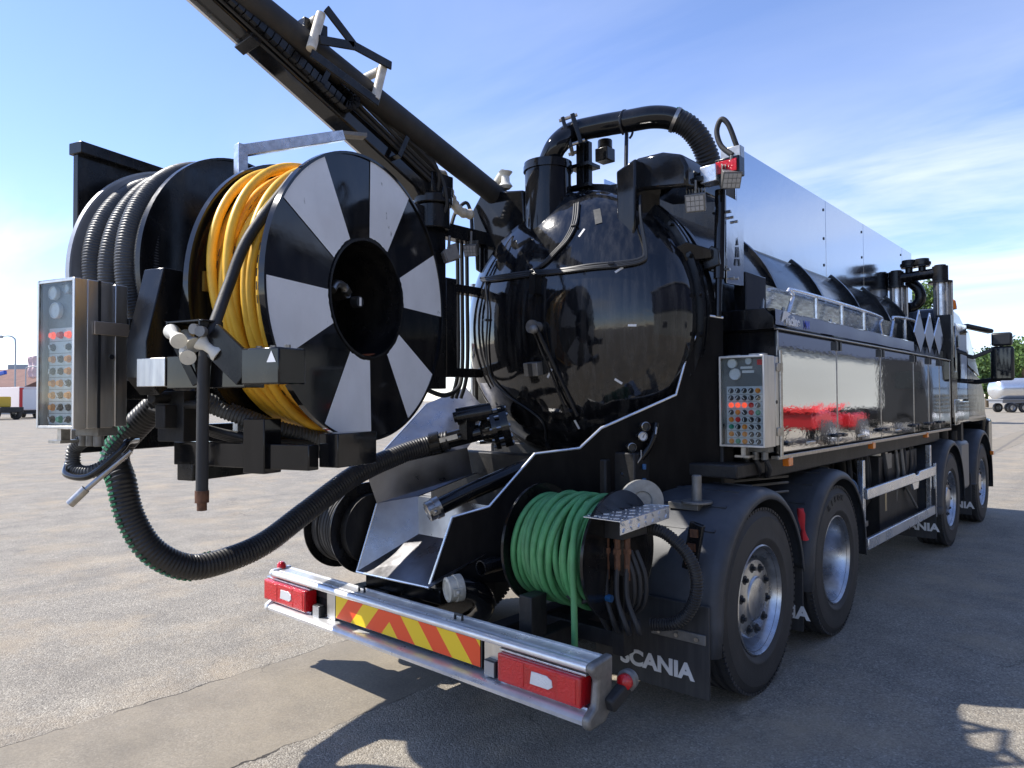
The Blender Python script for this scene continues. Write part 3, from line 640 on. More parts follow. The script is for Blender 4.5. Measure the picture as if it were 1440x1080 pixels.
# door ram, steel plate with emblem
g = G(); a, b = P(1013, 268, X=0.98), P(1011, 392, X=0.98); g.cyl(a, b, 0.032, n=16); g.cyl(b, P(1010, 445, X=0.98), 0.02, n=12)
for q in (0.25, 0.9): c = a.lerp(b, q); g.bar(c + V((-0.045, 0, 0)), c + V((0.06, 0.02, 0)), 0.03, 0.012)
g.build('door_ram', BLK, T)
pl = [P(1021, 274, X=1.0), P(1046, 287, X=1.0), P(1046, 402, X=1.0), P(1022, 398, X=1.0)]
g = G(); g.prism(pl, (-0.02, 0, 0)); plate = g.build('emblem_plate', MIRP, T, bevel=0.002)
g = G()
def plp(px, py): return P(px, py, X=1.003)
for tri in ([(1037, 334), (1038.3, 345), (1035.6, 345)], [(1035.5, 347), (1036.4, 347), (1036.2, 362), (1034.8, 362)], [(1037.6, 347), (1038.6, 347), (1039.6, 362), (1038.2, 362)], [(1036.6, 353), (1037.9, 353), (1037.9, 356), (1036.6, 356)], [(1034.4, 364), (1036.1, 364), (1034.6, 374), (1033, 372)], [(1038.2, 364), (1039.9, 364), (1041.2, 373), (1039.5, 374)]):
    g.prism([plp(*q) for q in tri], (0.002, 0, 0))
g.build('emblem', KNB, plate, sm=False)
g = G()
for px, py in ((1033, 312), (1034, 392), (1027, 306), (1028, 391)): c = plp(px, py); g.cyl(c, c + V((0.02, 0, 0)), 0.009, n=8)
g.each('bolt', FIT, plate)
g = G(); g.prism([P(985, 360, Y=0.02), P(1000, 345, Y=0.02), P(1010, 350, Y=0.02), P(1012, 372, Y=0.02), P(990, 380, Y=0.02)], (0, 0.12, 0)); g.prism([P(938, 352, Y=-0.12), P(965, 340, Y=-0.12), P(1000, 350, Y=0), P(1000, 362, Y=0), P(945, 370, Y=-0.12)], (0, 0.15, 0)); g.build('door_latch', BLS, T, bevel=0.006)
# left-hand side of the door: hinge arms to the reel carrier
HX = -0.62
def hp_(px, py): return P(px, py, X=HX)
carrier = None
g = G()
for (a, b, h) in (((588, 316), (680, 320), 0.095), ((612, 402), (680, 403), 0.055), ((606, 523), (680, 523), 0.06)):
    A, B = hp_(*a), hp_(*b); B = V((B.x, B.y, A.z)); A = V((A.x, A.y - 0.25, A.z)); g.bar(A, B, 0.09, h)
arms = g.each('carrier_arm', BLS, T, bevel=0.005)[0]
g = G(); yb = hp_(628, 450).y; g.box(HX - 0.06, yb - 0.05, 1.80, HX + 0.05, yb + 0.05, 2.46); g.box(HX - 0.05, yb - .35, 1.72, HX + 0.05, yb - .05, 2.9); g.build('carrier_post', BLS, arms, bevel=0.006)
g = G()
for px in (643, 649, 656): g.tube(spline([P(px, 330, X=-0.7), P(px + 1, 420, X=-0.7), P(px + 1, 520, X=-0.7), P(px - 8, 560, X=-0.75)], 5), 0.014, 8)
g.tube(spline([P(632, 330, X=-.7), P(640, 300, X=-.7), P(655, 285, X=-.7), P(662, 300, X=-.66), P(664, 330, X=-.6)], 6), 0.013, 8)
g.tube(spline([P(600, 548, X=-.55), P(625, 556, X=-.6), P(645, 545, X=-.65), P(650, 520, X=-.7)], 6), 0.016, 8)
g.build('hydraulic_hoses', RUB, T)
g = G(); g.tube([P(667, 400, X=-0.86), P(667, 585, X=-0.86)], 0.03, 12); g.build('side_ram', FIT, T)
g = G(); g.tube(spline([P(606, 246, X=HX), P(622, 246, X=HX), P(629, 262, X=HX), P(636, 282, X=HX), P(647, 297, X=-0.6), P(664, 302, X=-0.58)], 8), 0.034, 12, rf=lambda i: 0.033 + 0.004 * math.sin(i * 1.7)); g.build('wrapped_hose', DIRTY, T)
# --- stainless discharge trough and splash guard under the tank door
HL, HR_ = -0.75, -0.09
oa, ob = V((HR_, -1.24, 0)), V((1.0, 0.08, 0)); on = V((ob.y - oa.y, -(ob.x - oa.x), 0)).normalized()
def OB(px, py): return P(px, py, n=on, p=oa)
edge = [OB(*q) for q in ((603, 825), (636, 727), (688, 712), (752, 638), (815, 630), (845, 602), (950, 555), (968, 490), (985, 462), (996, 444), (1016, 447))]
g = G(); g.add([p for p in edge] + [V((p.x, p.y, 0.62)) for p in edge], [(i, i + 1, len(edge) + i + 1, len(edge) + i) for i in range(len(edge) - 1)])
guard = g.build('splash_guard', mat('matt_black_sheet', (0.004, 0.004, 0.005), 0, 0.4, dust=0.03, spec=0.12), T, solid=0.008, sm=False)
g = G(); g.tube([p + V((0.004, -0.004, 0)) for p in edge], 0.008, 8); g.build('edge_trim', ALUP, guard)
lipL, lipR = P(502, 806, X=HL), P(603, 825, X=HR_); lipL = V((HL, -1.30, 0.60)); lipR = V((HR_, -1.30, 0.615))
topL, topR = P(530, 708, X=HL), edge[1]
bkL = P(589, 751, Y=-0.95); btL = P(588, 698, Y=-0.95); bkR = V((HR_ + 0.16, -0.95, bkL.z)); btR = V((HR_ + 0.16, -0.95, btL.z))
def pl(px, py, a, b, c): return P(px, py, n=(b - a).cross(c - a).normalized(), p=a)
def sheet(name, faces, m, parent, th=0.006):
    g = G()
    for f in faces: g.add([tov(q) for q in f], [tuple(range(len(f)))])
    return g.build(name, m, parent, solid=th, sm=False)
bkL = pl(589, 751, lipL, topL, btL); bkR = bkL + (btR - btL)
tr = sheet('discharge_trough', [(lipL, lipR, bkR, bkL), (lipL, bkL, btL, topL), (bkL, bkR, btR, btL)], INOXD, T)
# inclined chute plates rising from the trough to the tank
A0 = P(514, 662, X=HL - 0.02); A1 = P(600, 568, X=-0.93); r1 = P(664, 667, X=-0.50)
s1 = pl(712, 648, topL, btL, r1); u1 = pl(657, 630, topL, A0, r1)
sheet('chute', [(topL, btL, s1, r1)], INOXD, tr); sheet('chute', [(topL, r1, u1, A0)], INOXD, tr)
sheet('chute', [(A0, u1, pl(690, 585, A0, A1, u1), pl(655, 545, A0, A1, u1), A1)], INOXD, tr)
g = G(); g.tube([lipL, lipR], 0.008, 8); g.tube([lipL, topL], 0.007, 8); g.tube([A0, A1], 0.006, 8); g.build('edge_trim', ALUP, tr)
g = G(); g.box(HL - 0.02, -1.22, 0.50, HR_, -0.9, 0.585); g.box(-0.66, -1.3, 0.42, -0.52, -0.9, 0.50); g.build('trough_support', BLS, T, bevel=0.005)
# suction lance in the trough, with cam-lock cap
def capped_pipe(name, pts, r, capm=FIT):
    g = G(); g.tube(pts, r, 18); o = g.build(name, BLK, T, ang=60)
    a = tov(pts[0]); d = (tov(pts[0]) - tov(pts[1])).normalized(); xs, ys = basis(d)
    g = G(); g.lathe([(r + 0.004, -0.05), (r + 0.014, -0.05), (r + 0.014, -0.012), (r + 0.008, -0.01), (r + 0.008, 0.03), (r * 0.9, 0.036), (r * 0.85, 0.03), (0.001, 0.03)], a, d, 28)
    for s in (-1, 1): g.bar(a + xs * (s * (r + 0.018)) - d * 0.03, a + xs * (s * (r + 0.02)) + d * 0.02, 0.012, 0.04, ys); g.ball(a + xs * (s * (r + 0.03)) + d * 0.0, 0.012)
    g.build('camlock_cap', capm, o); return o
capped_pipe('drain_pipe', [P(608, 717, Y=-1.12), P(660, 692, Y=-0.92), P(745, 655, Y=-0.6)], 0.052)
capped_pipe('drain_outlet', spline([P(636, 828, Y=-1.28), P(652, 826, Y=-1.22), P(672, 832, Y=-1.15), P(682, 850, Y=-1.08), P(668, 868, Y=-1.02), P(640, 862, Y=-.95)], 5), 0.058, DIRTY)
g = G(); g.lathe([(0.036, 0.16), (0.036, 0), (0.042, 0), (0.042, 0.3)], P(676, 799, Y=-1.15), (0.1, 1, 0.05), 22); g.build('open_pipe_end', BLS, T)
g = G(); g.box(-0.32, -1.05, 0.40, 0.0, -0.98, 0.66); g.lathe([(0.07, 0), (0.07, -0.01), (0.055, -0.012), (0.05, -0.004), (0.03, -0.004), (0.001, -0.008)], (-0.2, -1.05, 0.53), (0, 1, 0), 24); g.build('hatch_plate', BLS, T, bevel=0.004)
# black boxes added for the gloom behind the bumper, then reel shelf and hangers
g = G(); g.box(-0.95, -0.52, 0.50, 0.55, -0.42, 1.30); g.box(0.40, -0.45, 0.66, 0.70, -0.1, 1.34); g.box(0.55, 0.05, 0.95, 1.0, 0.2, 1.5); g.box(0.72, -.1, 1.19, 1.15, 0.3, 1.27); g.build('rear_gloom_fill', CHS, T, bevel=0.01)
g = G(); g.box(-1.0, -1.5, 0.47, 1.0, -1.40, 0.55)
for x in (-0.8, -0.38, 0.38, 0.62): g.box(x - 0.05, -1.45, 0.40, x + 0.05, -0.5, 0.50)
g.box(0.58, -1.32, 0.34, 0.66, -1.2, 0.70); g.build('rear_crossmember', CHS, T, bevel=0.006)
# bolted suction valve at the foot of the door
va = P(705, 600, X=-0.28); vb = P(606, 625, X=-0.62); vd = (vb - va).normalized(); vx, vy = basis(vd)
g = G(); g.lathe([(0.001, -0.05), (0.14, -0.05), (0.14, 0.0), (0.105, 0.0), (0.105, 0.03), (0.14, 0.03), (0.14, 0.06), (0.10, 0.06), (0.075, 0.12), (0.055, 0.14), (0.055, 0.42), (0.001, 0.42)], va, vd, 32)
valve = g.build('suction_valve', BLK, T)
g = G()
for i in range(10):
    a = 2 * math.pi * i / 10; c = va + (vx * math.cos(a) + vy * math.sin(a)) * 0.122; g.cyl(c - vd * 0.06, c + vd * 0.075, 0.011, n=6)
g.each('bolt', FIT, valve)
g = G(); c = P(655, 583, X=-0.42); g.cyl(c - vd * 0.1 + V((.05, .05, 0)), c + vd * 0.06, 0.055, n=20); g.cyl(c + vd * 0.06, c + vd * 0.08, 0.035, n=16); g.box(c.x - 0.03, c.y - 0.03, c.z - 0.16, c.x + 0.04, c.y + 0.05, c.z); g.build('valve_motor', BLS, valve)
g = G(); c = va + vd * 0.3 - vy * .0; g.bar(c + V((0, -0.075, 0)) - vd * 0.06, c + V((0, -0.075, 0)) + vd * 0.06, 0.012, 0.03); g.build('lever', FIT, valve)
# the long sagging suction hose
hpts = [vb - vd * 0.12, vb + vd * 0.02, P(560, 640, X=-0.70), P(500, 668, X=-0.72), P(430, 720, X=-0.70), P(370, 765, X=-0.66), P(310, 790, X=-0.64), P(262, 797, X=-0.64), P(215, 775, X=-0.66), P(185, 730, X=-0.70), P(172, 680, X=-0.74), P(166, 630, X=-0.80), RL(-.8, -.45, -.45)]
hs = spline(hpts, 14)
g = G(); g.hose(hs, 0.064, 0.019, 0.0045, 18); hose = g.build('suction_hose', HOS, T, ang=50)
g = G()
hr = resample(hs, 0.006); off = V((-0.6, -0.5, -0.25)).normalized(); nS = len(hr)
for k in range(int(nS * 0.58), int(nS * 0.93), 4):
    t = (hr[min(k + 1, nS - 1)] - hr[k - 1]).normalized(); sd = V((-0.15, -1.0, 0.0)); sd = (sd - t * sd.dot(t)).normalized(); u = t.cross(sd)
    for q in (-0.9, -0.55, -0.2, 0.15, 0.5): d = sd * math.cos(q) + u * math.sin(q); c = hr[k] + d * 0.0635; g.bar(c - (t.cross(d)) * 0.010, c + (t.cross(d)) * 0.010, 0.010, 0.006, d)
g.build('green_spiral', GRND, hose)
g = G(); g.lathe([(0.066, -0.03), (0.074, -0.03), (0.074, 0.03), (0.066, 0.03)], vb - vd * 0.03, vd, 24); g.build('hose_clamp', BLS, hose)
# --- hose reels on the swung-out carrier
def RLs(l): return [RL(*q) for q in l]
def flange(name, x, r, th, r_in, m, parent, n=96):
    g = G(); g.lathe([(r_in, -th / 2), (r - 0.012, -th / 2), (r - 0.012, -th / 2 - 0.009), (r, -th / 2 - 0.009), (r, th / 2 + 0.009), (r - 0.012, th / 2 + 0.009), (r - 0.012, th / 2), (r_in, th / 2), (r_in, -th / 2)], RL(x, 0, 0), XR, n)
    return g.build(name, m, parent, ang=30)
DR = 0.68
reel = bpy.data.objects.new('yellow_hose_reel', None); COL.objects.link(reel); reel.parent = T; reel.matrix_parent_inverse = TI
def sub(g, name, m, parent, **k): return g.build(name, m, parent, **k)
flange('flange', 0.0, DR, 0.012, 0.275, BLK, reel); flange('flange', -0.42, DR, 0.012, 0.27, BLK, reel)
bnd = [-1.5, 28.2, 58.8, 88.8, 118.4, 148.8, 178.9, 208.6, 241.7, 271.6, 300.0, 329.0, 358.5]
for i in range(0, 12):
    if i % 2: continue
    a0, a1 = (bnd[i], bnd[i + 1])
    if i == 8: a0, a1 = 241.7, 271.6
    if i == 10: a0, a1 = 300.0, 329.0
    g = G(); n = 10; vs, fs = [], []
    for k in range(n + 1):
        a = R_(a0 + (a1 - a0) * k / n)
        for r in (0.292 + random.uniform(0, 0.006), DR - 0.013): vs.append(RL(0.0095, r * math.cos(a), r * math.sin(a)))
    for k in range(n): fs.append((2 * k, 2 * k + 1, 2 * k + 3, 2 * k + 2))
    g.add(vs, fs); g.build('white_sector', WHT, reel, sm=False)
g = G(); g.lathe([(0.275, -0.41), (0.275, 0.012), (0.287, 0.012), (0.287, -0.41)], RL(0, 0, 0), XR, 48); g.lathe([(0.275, -0.40), (0.001, -0.40)], RL(0, 0, 0), XR, 48); g.build('drum', BLS, reel)
g = G(); c = RL(-0.3, -0.18, 0.07); HQ = lambda px, py, x: P(px, py, n=XR, p=RL(x, 0, 0)); g.tube(spline([HQ(467, 408, -0.06), HQ(473, 399, -0.08), HQ(482, 402, -0.10), HQ(488, 411, -0.12)], 8), 0.019, 12); g.cyl(HQ(484, 405, -0.10), HQ(488, 411, -0.12), 0.026, n=6); g.tube([HQ(488, 411, -0.12), RL(-0.39, 0, 0)], 0.03, 12); g.build('swivel_fitting', FIT, reel)
g = G(); c = HQ(497, 425, -0.10); g.cyl(c, c + XR * 0.04, 0.028, n=14); sc_ = g.build('swivel_cap', KNB, reel); g = G(); g.bar(c + XR * 0.041 + V((0, 0, -0.02)), c + XR * 0.041 + V((0, 0, 0.02)), 0.004, 0.012); g.build('cap_label', LETW, sc_)
g = G(); vs = []; n = 14
for k in range(n + 1):
    a = R_(-125 + 55 * k / n)
    for x in (-0.16, -0.02): vs.append(RL(x, 0.272 * math.cos(a), 0.272 * math.sin(a)))
g.add(vs, [(2 * k, 2 * k + 1, 2 * k + 3, 2 * k + 2) for k in range(n)]); g.build('primer_patch', mat('orange_primer', (0.42, 0.10, 0.03), 0, 0.6), reel)
def coil(xs, rs, r, jit, m, name, parent, corr=None, n=10, steps=90, seed=1):
    random.seed(seed); objs = []
    for x, R0 in zip(xs, rs):
        ph = random.uniform(0, 6.28); ph2 = random.uniform(0, 6.28); pts = []; j1, j2 = random.uniform(0.4, 1) * jit, random.uniform(0.3, 1) * jit * 0.6
        for k in range(steps + 1):
            a = 2 * math.pi * k / steps; rr = R0 + j2 * math.sin(2 * a + ph2); xx = min(x + j1 * math.sin(a + ph), -r - 0.012) if x > -0.5 else x + j1 * math.sin(a + ph)
            pts.append(RL(xx, rr * math.cos(a), rr * math.sin(a)))
        g = G()
        if corr: g.hose(pts + pts[1:2], r, corr[0], corr[1], n)
        else: g.tube(pts, r, n, False)
        objs.append(g.build(name, m, parent, ang=60))
    return objs
N = 10; xs = [-0.39 + 0.355 * i / (N - 1) for i in range(N)]
coil([x + 0.02 for x in xs[:-1]], [0.54] * (N - 1), 0.022, 0.010, YEL, 'hose_turn', reel, seed=3)
coil(xs, [0.58, 0.575, 0.595, 0.583, 0.577, 0.593, 0.575, 0.58, 0.59, 0.578], 0.0205, 0.03, YEL, 'hose_turn', reel, seed=5)
coil([-0.32, -0.25, -0.19], [0.618, 0.625, 0.612], 0.0205, 0.07, YEL, 'hose_turn', reel, seed=11)
# printed dashes along three of the yellow turns
g = G(); random.seed(4)
for x, R0 in ((-0.33, 0.602), (-0.235, 0.61), (-0.14, 0.604), (-0.09, 0.612)):
    for k in range(70):
        if k % 8 > 4: continue
        a0 = 2 * math.pi * k / 70; a1 = a0 + 0.055
        q = [RL(x + dx, (R0 + 0.003) * math.cos(a), (R0 + 0.003) * math.sin(a)) for a, dx in ((a0, -0.003), (a0, 0.003), (a1, 0.003), (a1, -0.003))]; g.add(q, [(0, 1, 2, 3)])
g.build('hose_print', PRT, reel, sm=False)['kind'] = 'stuff'
g = G()   # the black end of the hose runs down to the roller guide
hend = spline([RL(-0.10, -0.38, 0.50), P(352, 330, n=YR, p=RL(0, -.60, 0)), P(322, 400, n=YR, p=RL(0, -.70, 0)), P(302, 455, n=YR, p=RL(0, -.80, 0)), P(290, 488, n=YR, p=RL(0, -.83, 0)), P(286, 540, n=YR, p=RL(0, -.83, 0)), P(284, 690, n=YR, p=RL(0, -.83, 0))], 8)
g.tube(hend, 0.0225, 12); hobj = g.build('hose_end', RUB, reel, ang=60)
g = G(); e = hend[-1]; g.cyl(e, e + V((0, 0, -0.045)), 0.026, n=14); g.cyl(e + V((0, 0, -0.045)), e + V((0, 0, -0.075)), 0.018, n=12); g.build('hose_nozzle', BRZ, hobj)
# second reel with ribbed hose
reel2 = bpy.data.objects.new('ribbed_hose_reel', None); COL.objects.link(reel2); reel2.parent = T; reel2.matrix_parent_inverse = TI
BR = 0.645; BZ = 0.145
RMs = RM.copy(); RO2 = RO.copy()
def with_center(dz, dy, fn):
    global RM
    old = RM.copy(); RM = Matrix.Translation((YR * dy) + V((0, 0, dz))) @ RM
    fn(); RM = old
def mk2():
    flange('flange', -0.83, BR, 0.012, 0.2, BLS, reel2); flange('flange', -1.33, BR, 0.012, 0.2, ZINC, reel2)
    g = G(); g.lathe([(0.001, -0.83), (0.30, -0.83), (0.30, -1.33), (0.001, -1.33)], RL(0, 0, 0), XR, 40); g.build('drum', BLS, reel2)
    coil([-1.24, -1.13, -1.02, -0.91], [0.44, 0.45, 0.44, 0.445], 0.058, 0.008, HOSR, 'hose_turn', reel2, (0.013, 0.003), 16, 120, 2)
    coil([-1.235, -1.12, -0.99, -0.905], [0.555, 0.565, 0.583, 0.55], 0.060, 0.03, HOSR, 'hose_turn', reel2, (0.013, 0.003), 16, 120, 9)
with_center(BZ, 0.05, mk2)
# carrier frame under and behind the reels
def rb(g, x0, y0, z0, x1, y1, z1): g.box(x0, y0, z0, x1, y1, z1, RM)
g = G(); rb(g, -1.42, 0.74, -0.5, -0.42, 0.84, -0.36); rb(g, -1.42, 0.74, 0.40, -0.42, 0.84, 0.52); rb(g, -0.70, 0.72, -0.75, -0.60, 0.86, 0.75)
rb(g, -1.44, -0.5, -0.74, -1.37, 0.8, -0.62); rb(g, -0.66, -0.52, -0.84, -0.56, 0.05, -0.75)
rb(g, -0.66, -0.06, -0.75, -0.58, 0.06, 0.06); rb(g, -0.64, 0.0, -0.05, -0.60, 0.8, 0.05)
frame = g.build('reel_carrier', BLS, T, bevel=0.006)
g = G(); g.cyl(RL(-1.4, 0, 0), RL(-0.25, 0, 0), 0.05, n=16); g.build('reel_shaft', BLS, frame)
g = G(); rb(g, -0.68, -0.52, -0.77, 0.10, -0.46, -0.665); rb(g, 0.10, -0.46, -0.76, 0.20, -0.2, -0.62); rb(g, -0.24, -0.54, -0.79, -0.12, -0.44, -0.56); g.build('lower_beam', BLK, frame, bevel=0.004)
g = G(); rb(g, -0.38, -0.80, -0.435, 0.04, -0.70, -0.305); g.build('guide_beam', BLK, frame, bevel=0.004)
g = G(); rb(g, -0.55, -0.805, -0.425, -0.385, -0.70, -0.31); g.build('guide_beam_sleeve', INOX, frame, bevel=0.002)
g = G(); rb(g, 0.04, -0.82, -0.425, 0.225, -0.68, -0.29); mo = g.build('guide_motor', BLK, frame, bevel=0.006)
g = G(); a = RL(0.19, -0.822, -0.345); g.add([a + XR * -0.022, a + XR * 0.022, a + V((0, 0, 0.042))], [(0, 1, 2)]); g.build('warning_triangle', WHT, mo, sm=False)
g = G()
for x in (0.06, 0.13, 0.2): g.cyl(RL(x, -0.75, -0.29), RL(x, -0.75, -0.278), 0.012, n=6)
g.each('bolt', FIT, mo)
# arm that carries the frame's front: kinked box column
g = G()
def col(pts, x0, x1): g.prism([RL(x0, y, z) for y, z in pts], RL(x1, 0, 0) - RL(x0, 0, 0))
col([(-0.60, 0.075), (-0.72, 0.075), (-0.80, -0.24), (-0.80, -0.39), (-0.735, -0.46), (-0.66, -0.40), (-0.66, -0.22)], -0.62, -0.50)
col([(-0.45, 0.07), (-0.62, 0.075), (-0.68, -0.3), (-0.45, -0.3)], -0.50, -0.42); colm = g.build('kinked_column', BLS, frame, bevel=0.004)
g = G(); rb(g, -0.42, -0.6, -0.015, -0.40, -0.5, 0.07); g.build('worn_yellow_patch', mat('worn_ochre', (0.30, 0.17, 0.03), 0, 0.4, var=0.4, vscale=20), colm)
g = G(); rb(g, -1.5, -0.46, 0.38, -1.46, 0.35, 0.80); rb(g, -1.52, -0.47, 0.78, -1.42, 0.36, 0.84); rb(g, -1.48, -0.3, -0.7, -1.44, 0.1, 0.4); g.build('side_plate', BLS, frame, bevel=0.004)
# roller guide
g = G(); rb(g, -0.30, -0.87, -0.185, -0.10, -0.78, -0.178); rb(g, -0.125, -0.87, -0.28, -0.115, -0.76, -0.178); rb(g, -0.30, -0.87, -0.24, -0.29, -0.76, -0.178)
g.bar(RL(-0.295, -0.85, -0.22), RL(-0.20, -0.81, -0.42), 0.015, 0.03); g.bar(RL(-0.11, -0.83, -0.24), RL(0.05, -0.80, -0.38), 0.02, 0.12); guide = g.build('roller_guide', BLS, frame, bevel=0.002)
def roller(a, b, r):
    d = (b - a); g = G(); L = d.length; g.lathe([(0.001, 0), (r, 0), (r, L * 0.12), (r * 0.62, L * 0.36), (r * 0.62, L * 0.64), (r, L * 0.88), (r, L), (0.001, L)], a, d, 20); return g.build('roller', WPL, frame)
for a, b in (((-0.28, -0.86, -0.215), (-0.19, -0.90, -0.26)), ((-0.275, -0.80, -0.23), (-0.19, -0.83, -0.27)), ((-0.13, -0.86, -0.26), (-0.075, -0.82, -0.31)), ((-0.14, -0.80, -0.28), (-0.08, -0.76, -0.335)), ((-0.24, -0.82, -0.29), (-0.19, -0.86, -0.32))): roller(RL(*a), RL(*b), 0.03)
g = G(); g.cyl(RL(-0.10, -0.885, -0.225), RL(-0.11, -0.86, -0.225), 0.02, n=14); g.cyl(RL(-0.135, -0.885, -0.215), RL(-0.14, -0.86, -0.215), 0.02, n=14); g.build('roller_bolt', GREY, frame)
# galvanised gantry over the yellow reel
g = G(); k0 = RL(-0.61, -0.20, 0.745); g.bar(RL(-0.61, -0.20, -0.7), k0 + V((0, 0, 0.03)), 0.05, 0.05); g.bar(k0, RL(-0.44, 0.36, 0.98), 0.05, 0.055); gan = g.build('gantry_tube', GALV, frame, bevel=0.003)
g = G(); e = RL(-0.44, 0.36, 0.98); g.bar(e + V((-0.02, -0.02, 0.01)), e + V((0.02, 0.14, 0.03)), 0.07, 0.02); g.build('gantry_pad', GREY, gan)
# hanging hose bundles below the carrier
g = G()
for k in range(7):
    y = -0.46 + 0.03 * k; z = -0.60 - 0.012 * k
    g.tube(spline([RL(-0.85, y - .05, z + 0.08), RL(-0.55, y, z), RL(-0.30, y + 0.02, z - 0.05 + .01 * k), RL(-0.18, y + 0.14, z - 0.07), RL(-0.16, y + 0.35, z - 0.08)], 7), 0.013 + 0.003 * (k % 3), 8)
g.build('hose_bundle', RUB, frame)
g = G()
for k in range(2): g.hose(spline([RL(-0.55 + k * .05, -0.55, -0.46), RL(-0.40, -0.46 + k * .05, -0.54), RL(-0.22, -0.3, -0.62), RL(-0.1, 0.0, -0.7)], 8), 0.035, 0.016, 0.004, 12)
g.build('ribbed_conduit', HOSG, frame)
g = G(); rb(g, -0.66, -0.62, -0.66, -0.5, -0.5, -0.44); rb(g, -0.6, -0.68, -0.6, -0.54, -0.5, -0.5); g.cyl(RL(-0.52, -0.6, -0.5), RL(-0.40, -0.6, -0.5), 0.02, n=10); g.cyl(RL(-0.60, -0.70, -0.47), RL(-0.60, -0.5, -0.47), 0.025, n=10); g.build('valve_block', CHS, frame, bevel=0.004)
# --- left-hand control cabinet on the carrier
def cabinet(name, M, W, D, H, rows, parent, pane_face, cols, seed, knobstart):
    """local: x width (pane faces -y), y depth, z height"""
    random.seed(seed)
    def bx(g, *a): g.box(*a, M)
    g = G(); t = 0.012
    bx(g, 0, 0.055, 0, W, D * 0.72, H); bx(g, 0, D * 0.76, 0.004, W, D, H - 0.004); bx(g, 0.006, D * 0.72, 0.006, W - 0.006, D * 0.76, H - 0.006)
    body = g.build(name, INOX, parent, bevel=0.003)
    g = G(); bx(g, 0, 0, 0, t, 0.0545, H); bx(g, W - t, 0, 0, W, 0.0545, H); bx(g, t, 0, 0, W - t, 0.0545, t); bx(g, t, 0, H - t, W - t, 0.0545, H); g.build('window_frame', INOX, body, bevel=0.002)
    g = G(); bx(g, t, 0.004, t, W - t, 0.008, H - t); g.build('window_pane', PLEX, body, sm=False)
    g = G(); bx(g, t, 0.040, t, W - t, 0.0545, H - t); g.build('panel', PANG, body, sm=False)
    zt = H * knobstart; nr = len(rows)
    g = G(); x0 = W * 0.12
    bx(g, x0, 0.035, t + 0.004, W - t - 0.002, 0.0395, zt); g.build('panel_plate', PANW, body, sm=False)
    g = G()
    for i in range(nr): z = zt - (i + 1.05) * zt / (nr + 0.35); bx(g, x0 + 0.004, 0.0335, z - 0.004, W - t - 0.004, 0.0347, z - 0.002)
    g.build('panel_rules', PANG, body, sm=False)
    kp = {}
    for i, row in enumerate(rows):
        for j, k in enumerate(row):
            if k == ' ': continue
            c = M @ V((x0 + 0.028 + j * (W - x0 - 0.04) / cols, 0.035, zt - (i + 0.6) * zt / (nr + 0.35)))
            d = (M.to_3x3() @ V((0, -1, 0))).normalized()
            g = G(); g.cyl(c, c + d * 0.004, 0.0155, n=14); g.cyl(c + d * 0.004, c + d * 0.016, 0.0125, 0.011, 12)
            g.build('button', {'k': KNB, 'g': KNG, 'o': KNO, 'r': KNR, 'R': LMPR}[k], body)
            if k == 'k': g = G(); u = V((random.uniform(-1, 1), 0, 1)); u = M.to_3x3() @ u.normalized(); g.bar(c + d * 0.018 - u * 0.010, c + d * 0.018 + u * 0.010, 0.004, 0.004, d); g.build('pointer', LETW, body)
    for fx, fz, r in ((0.32, 0.80, 0.034), (0.26, 0.92, 0.028), (0.62, 0.94, 0.02)):
        c = M @ V((W * fx, 0.04, H * fz)); d = (M.to_3x3() @ V((0, -1, 0))).normalized(); g = G(); g.lathe([(r, -0.004), (r, 0.016), (r * 0.9, 0.018), (r * 0.88, 0.012), (0.001, 0.012)], c, d, 24); g.build('gauge', LETW if fx < 0.3 or fx == 0.32 else PANW, body)
    g = G(); bx(g, W * 0.45, 0.02, -0.05, W * 0.55, 0.06, 0); bx(g, W * 0.34, 0.0, -0.06, W * 0.66, 0.08, -0.048); g.build('foot_stud', FIT, body)
    g = G(); bx(g, W * 0.3, 0.12, -0.035, W * 0.9, D * 0.9, 0.0)
    for i in range(3): c = M @ V((W * (0.4 + 0.2 * i), D * 0.6, -0.03)); g.cyl(c, c + V((0, 0, -0.05)), 0.02, n=10)
    g.build('cable_gland', GREY, body, bevel=0.003)
    return body
CM = Matrix.Translation(RL(-0.995, -0.935, -0.595)) @ Matrix.Rotation(TH, 4, 'Z')
cabL = cabinet('control_cabinet', CM, 0.245, 0.235, 0.615, ['RrR', 'k k', 'oko', 'kko', 'ook', 'oko', 'okk', 'kgk'], T, None, 3.4, 3, 0.68)
g = G(); g.box(0.247, 0.08, 0.39, 0.255, 0.30, 0.445, CM); g.build('strap', mat('worn_strap', (0.42, 0.36, 0.30), 0.6, 0.4, var=0.2), cabL, bevel=0.002)
g = G(); c = CM @ V((0.246, 0.16, 0.30)); g.cyl(c, c + XR * 0.004, 0.011, n=16); g.build('lock', KNB, cabL)
g = G(); g.box(0.246, 0.100, 0.0, 0.2475, 0.112, 0.615, CM); g.build('seal', KNB, cabL)
g = G(); g.box(0.10, 0.235, 0.12, 0.24, 0.34, 0.20, CM); g.box(0.10, 0.235, 0.42, 0.26, 0.34, 0.47, CM); g.each('cabinet_bracket', BLS, frame, bevel=0.003)
g = G(); g.tube(spline([CM @ V((0.0, 0.16, -0.10)), CM @ V((-0.02, 0.15, -0.16)), CM @ V((0.05, 0.1, -0.20)), CM @ V((0.2, 0.1, -0.20)), CM @ V((0.30, 0.16, -0.10)), CM @ V((0.3, 0.2, -0.06)), CM @ V((0.22, 0.3, -0.06))], 8), 0.014, 10); g.build('grab_handle', BLK, frame)
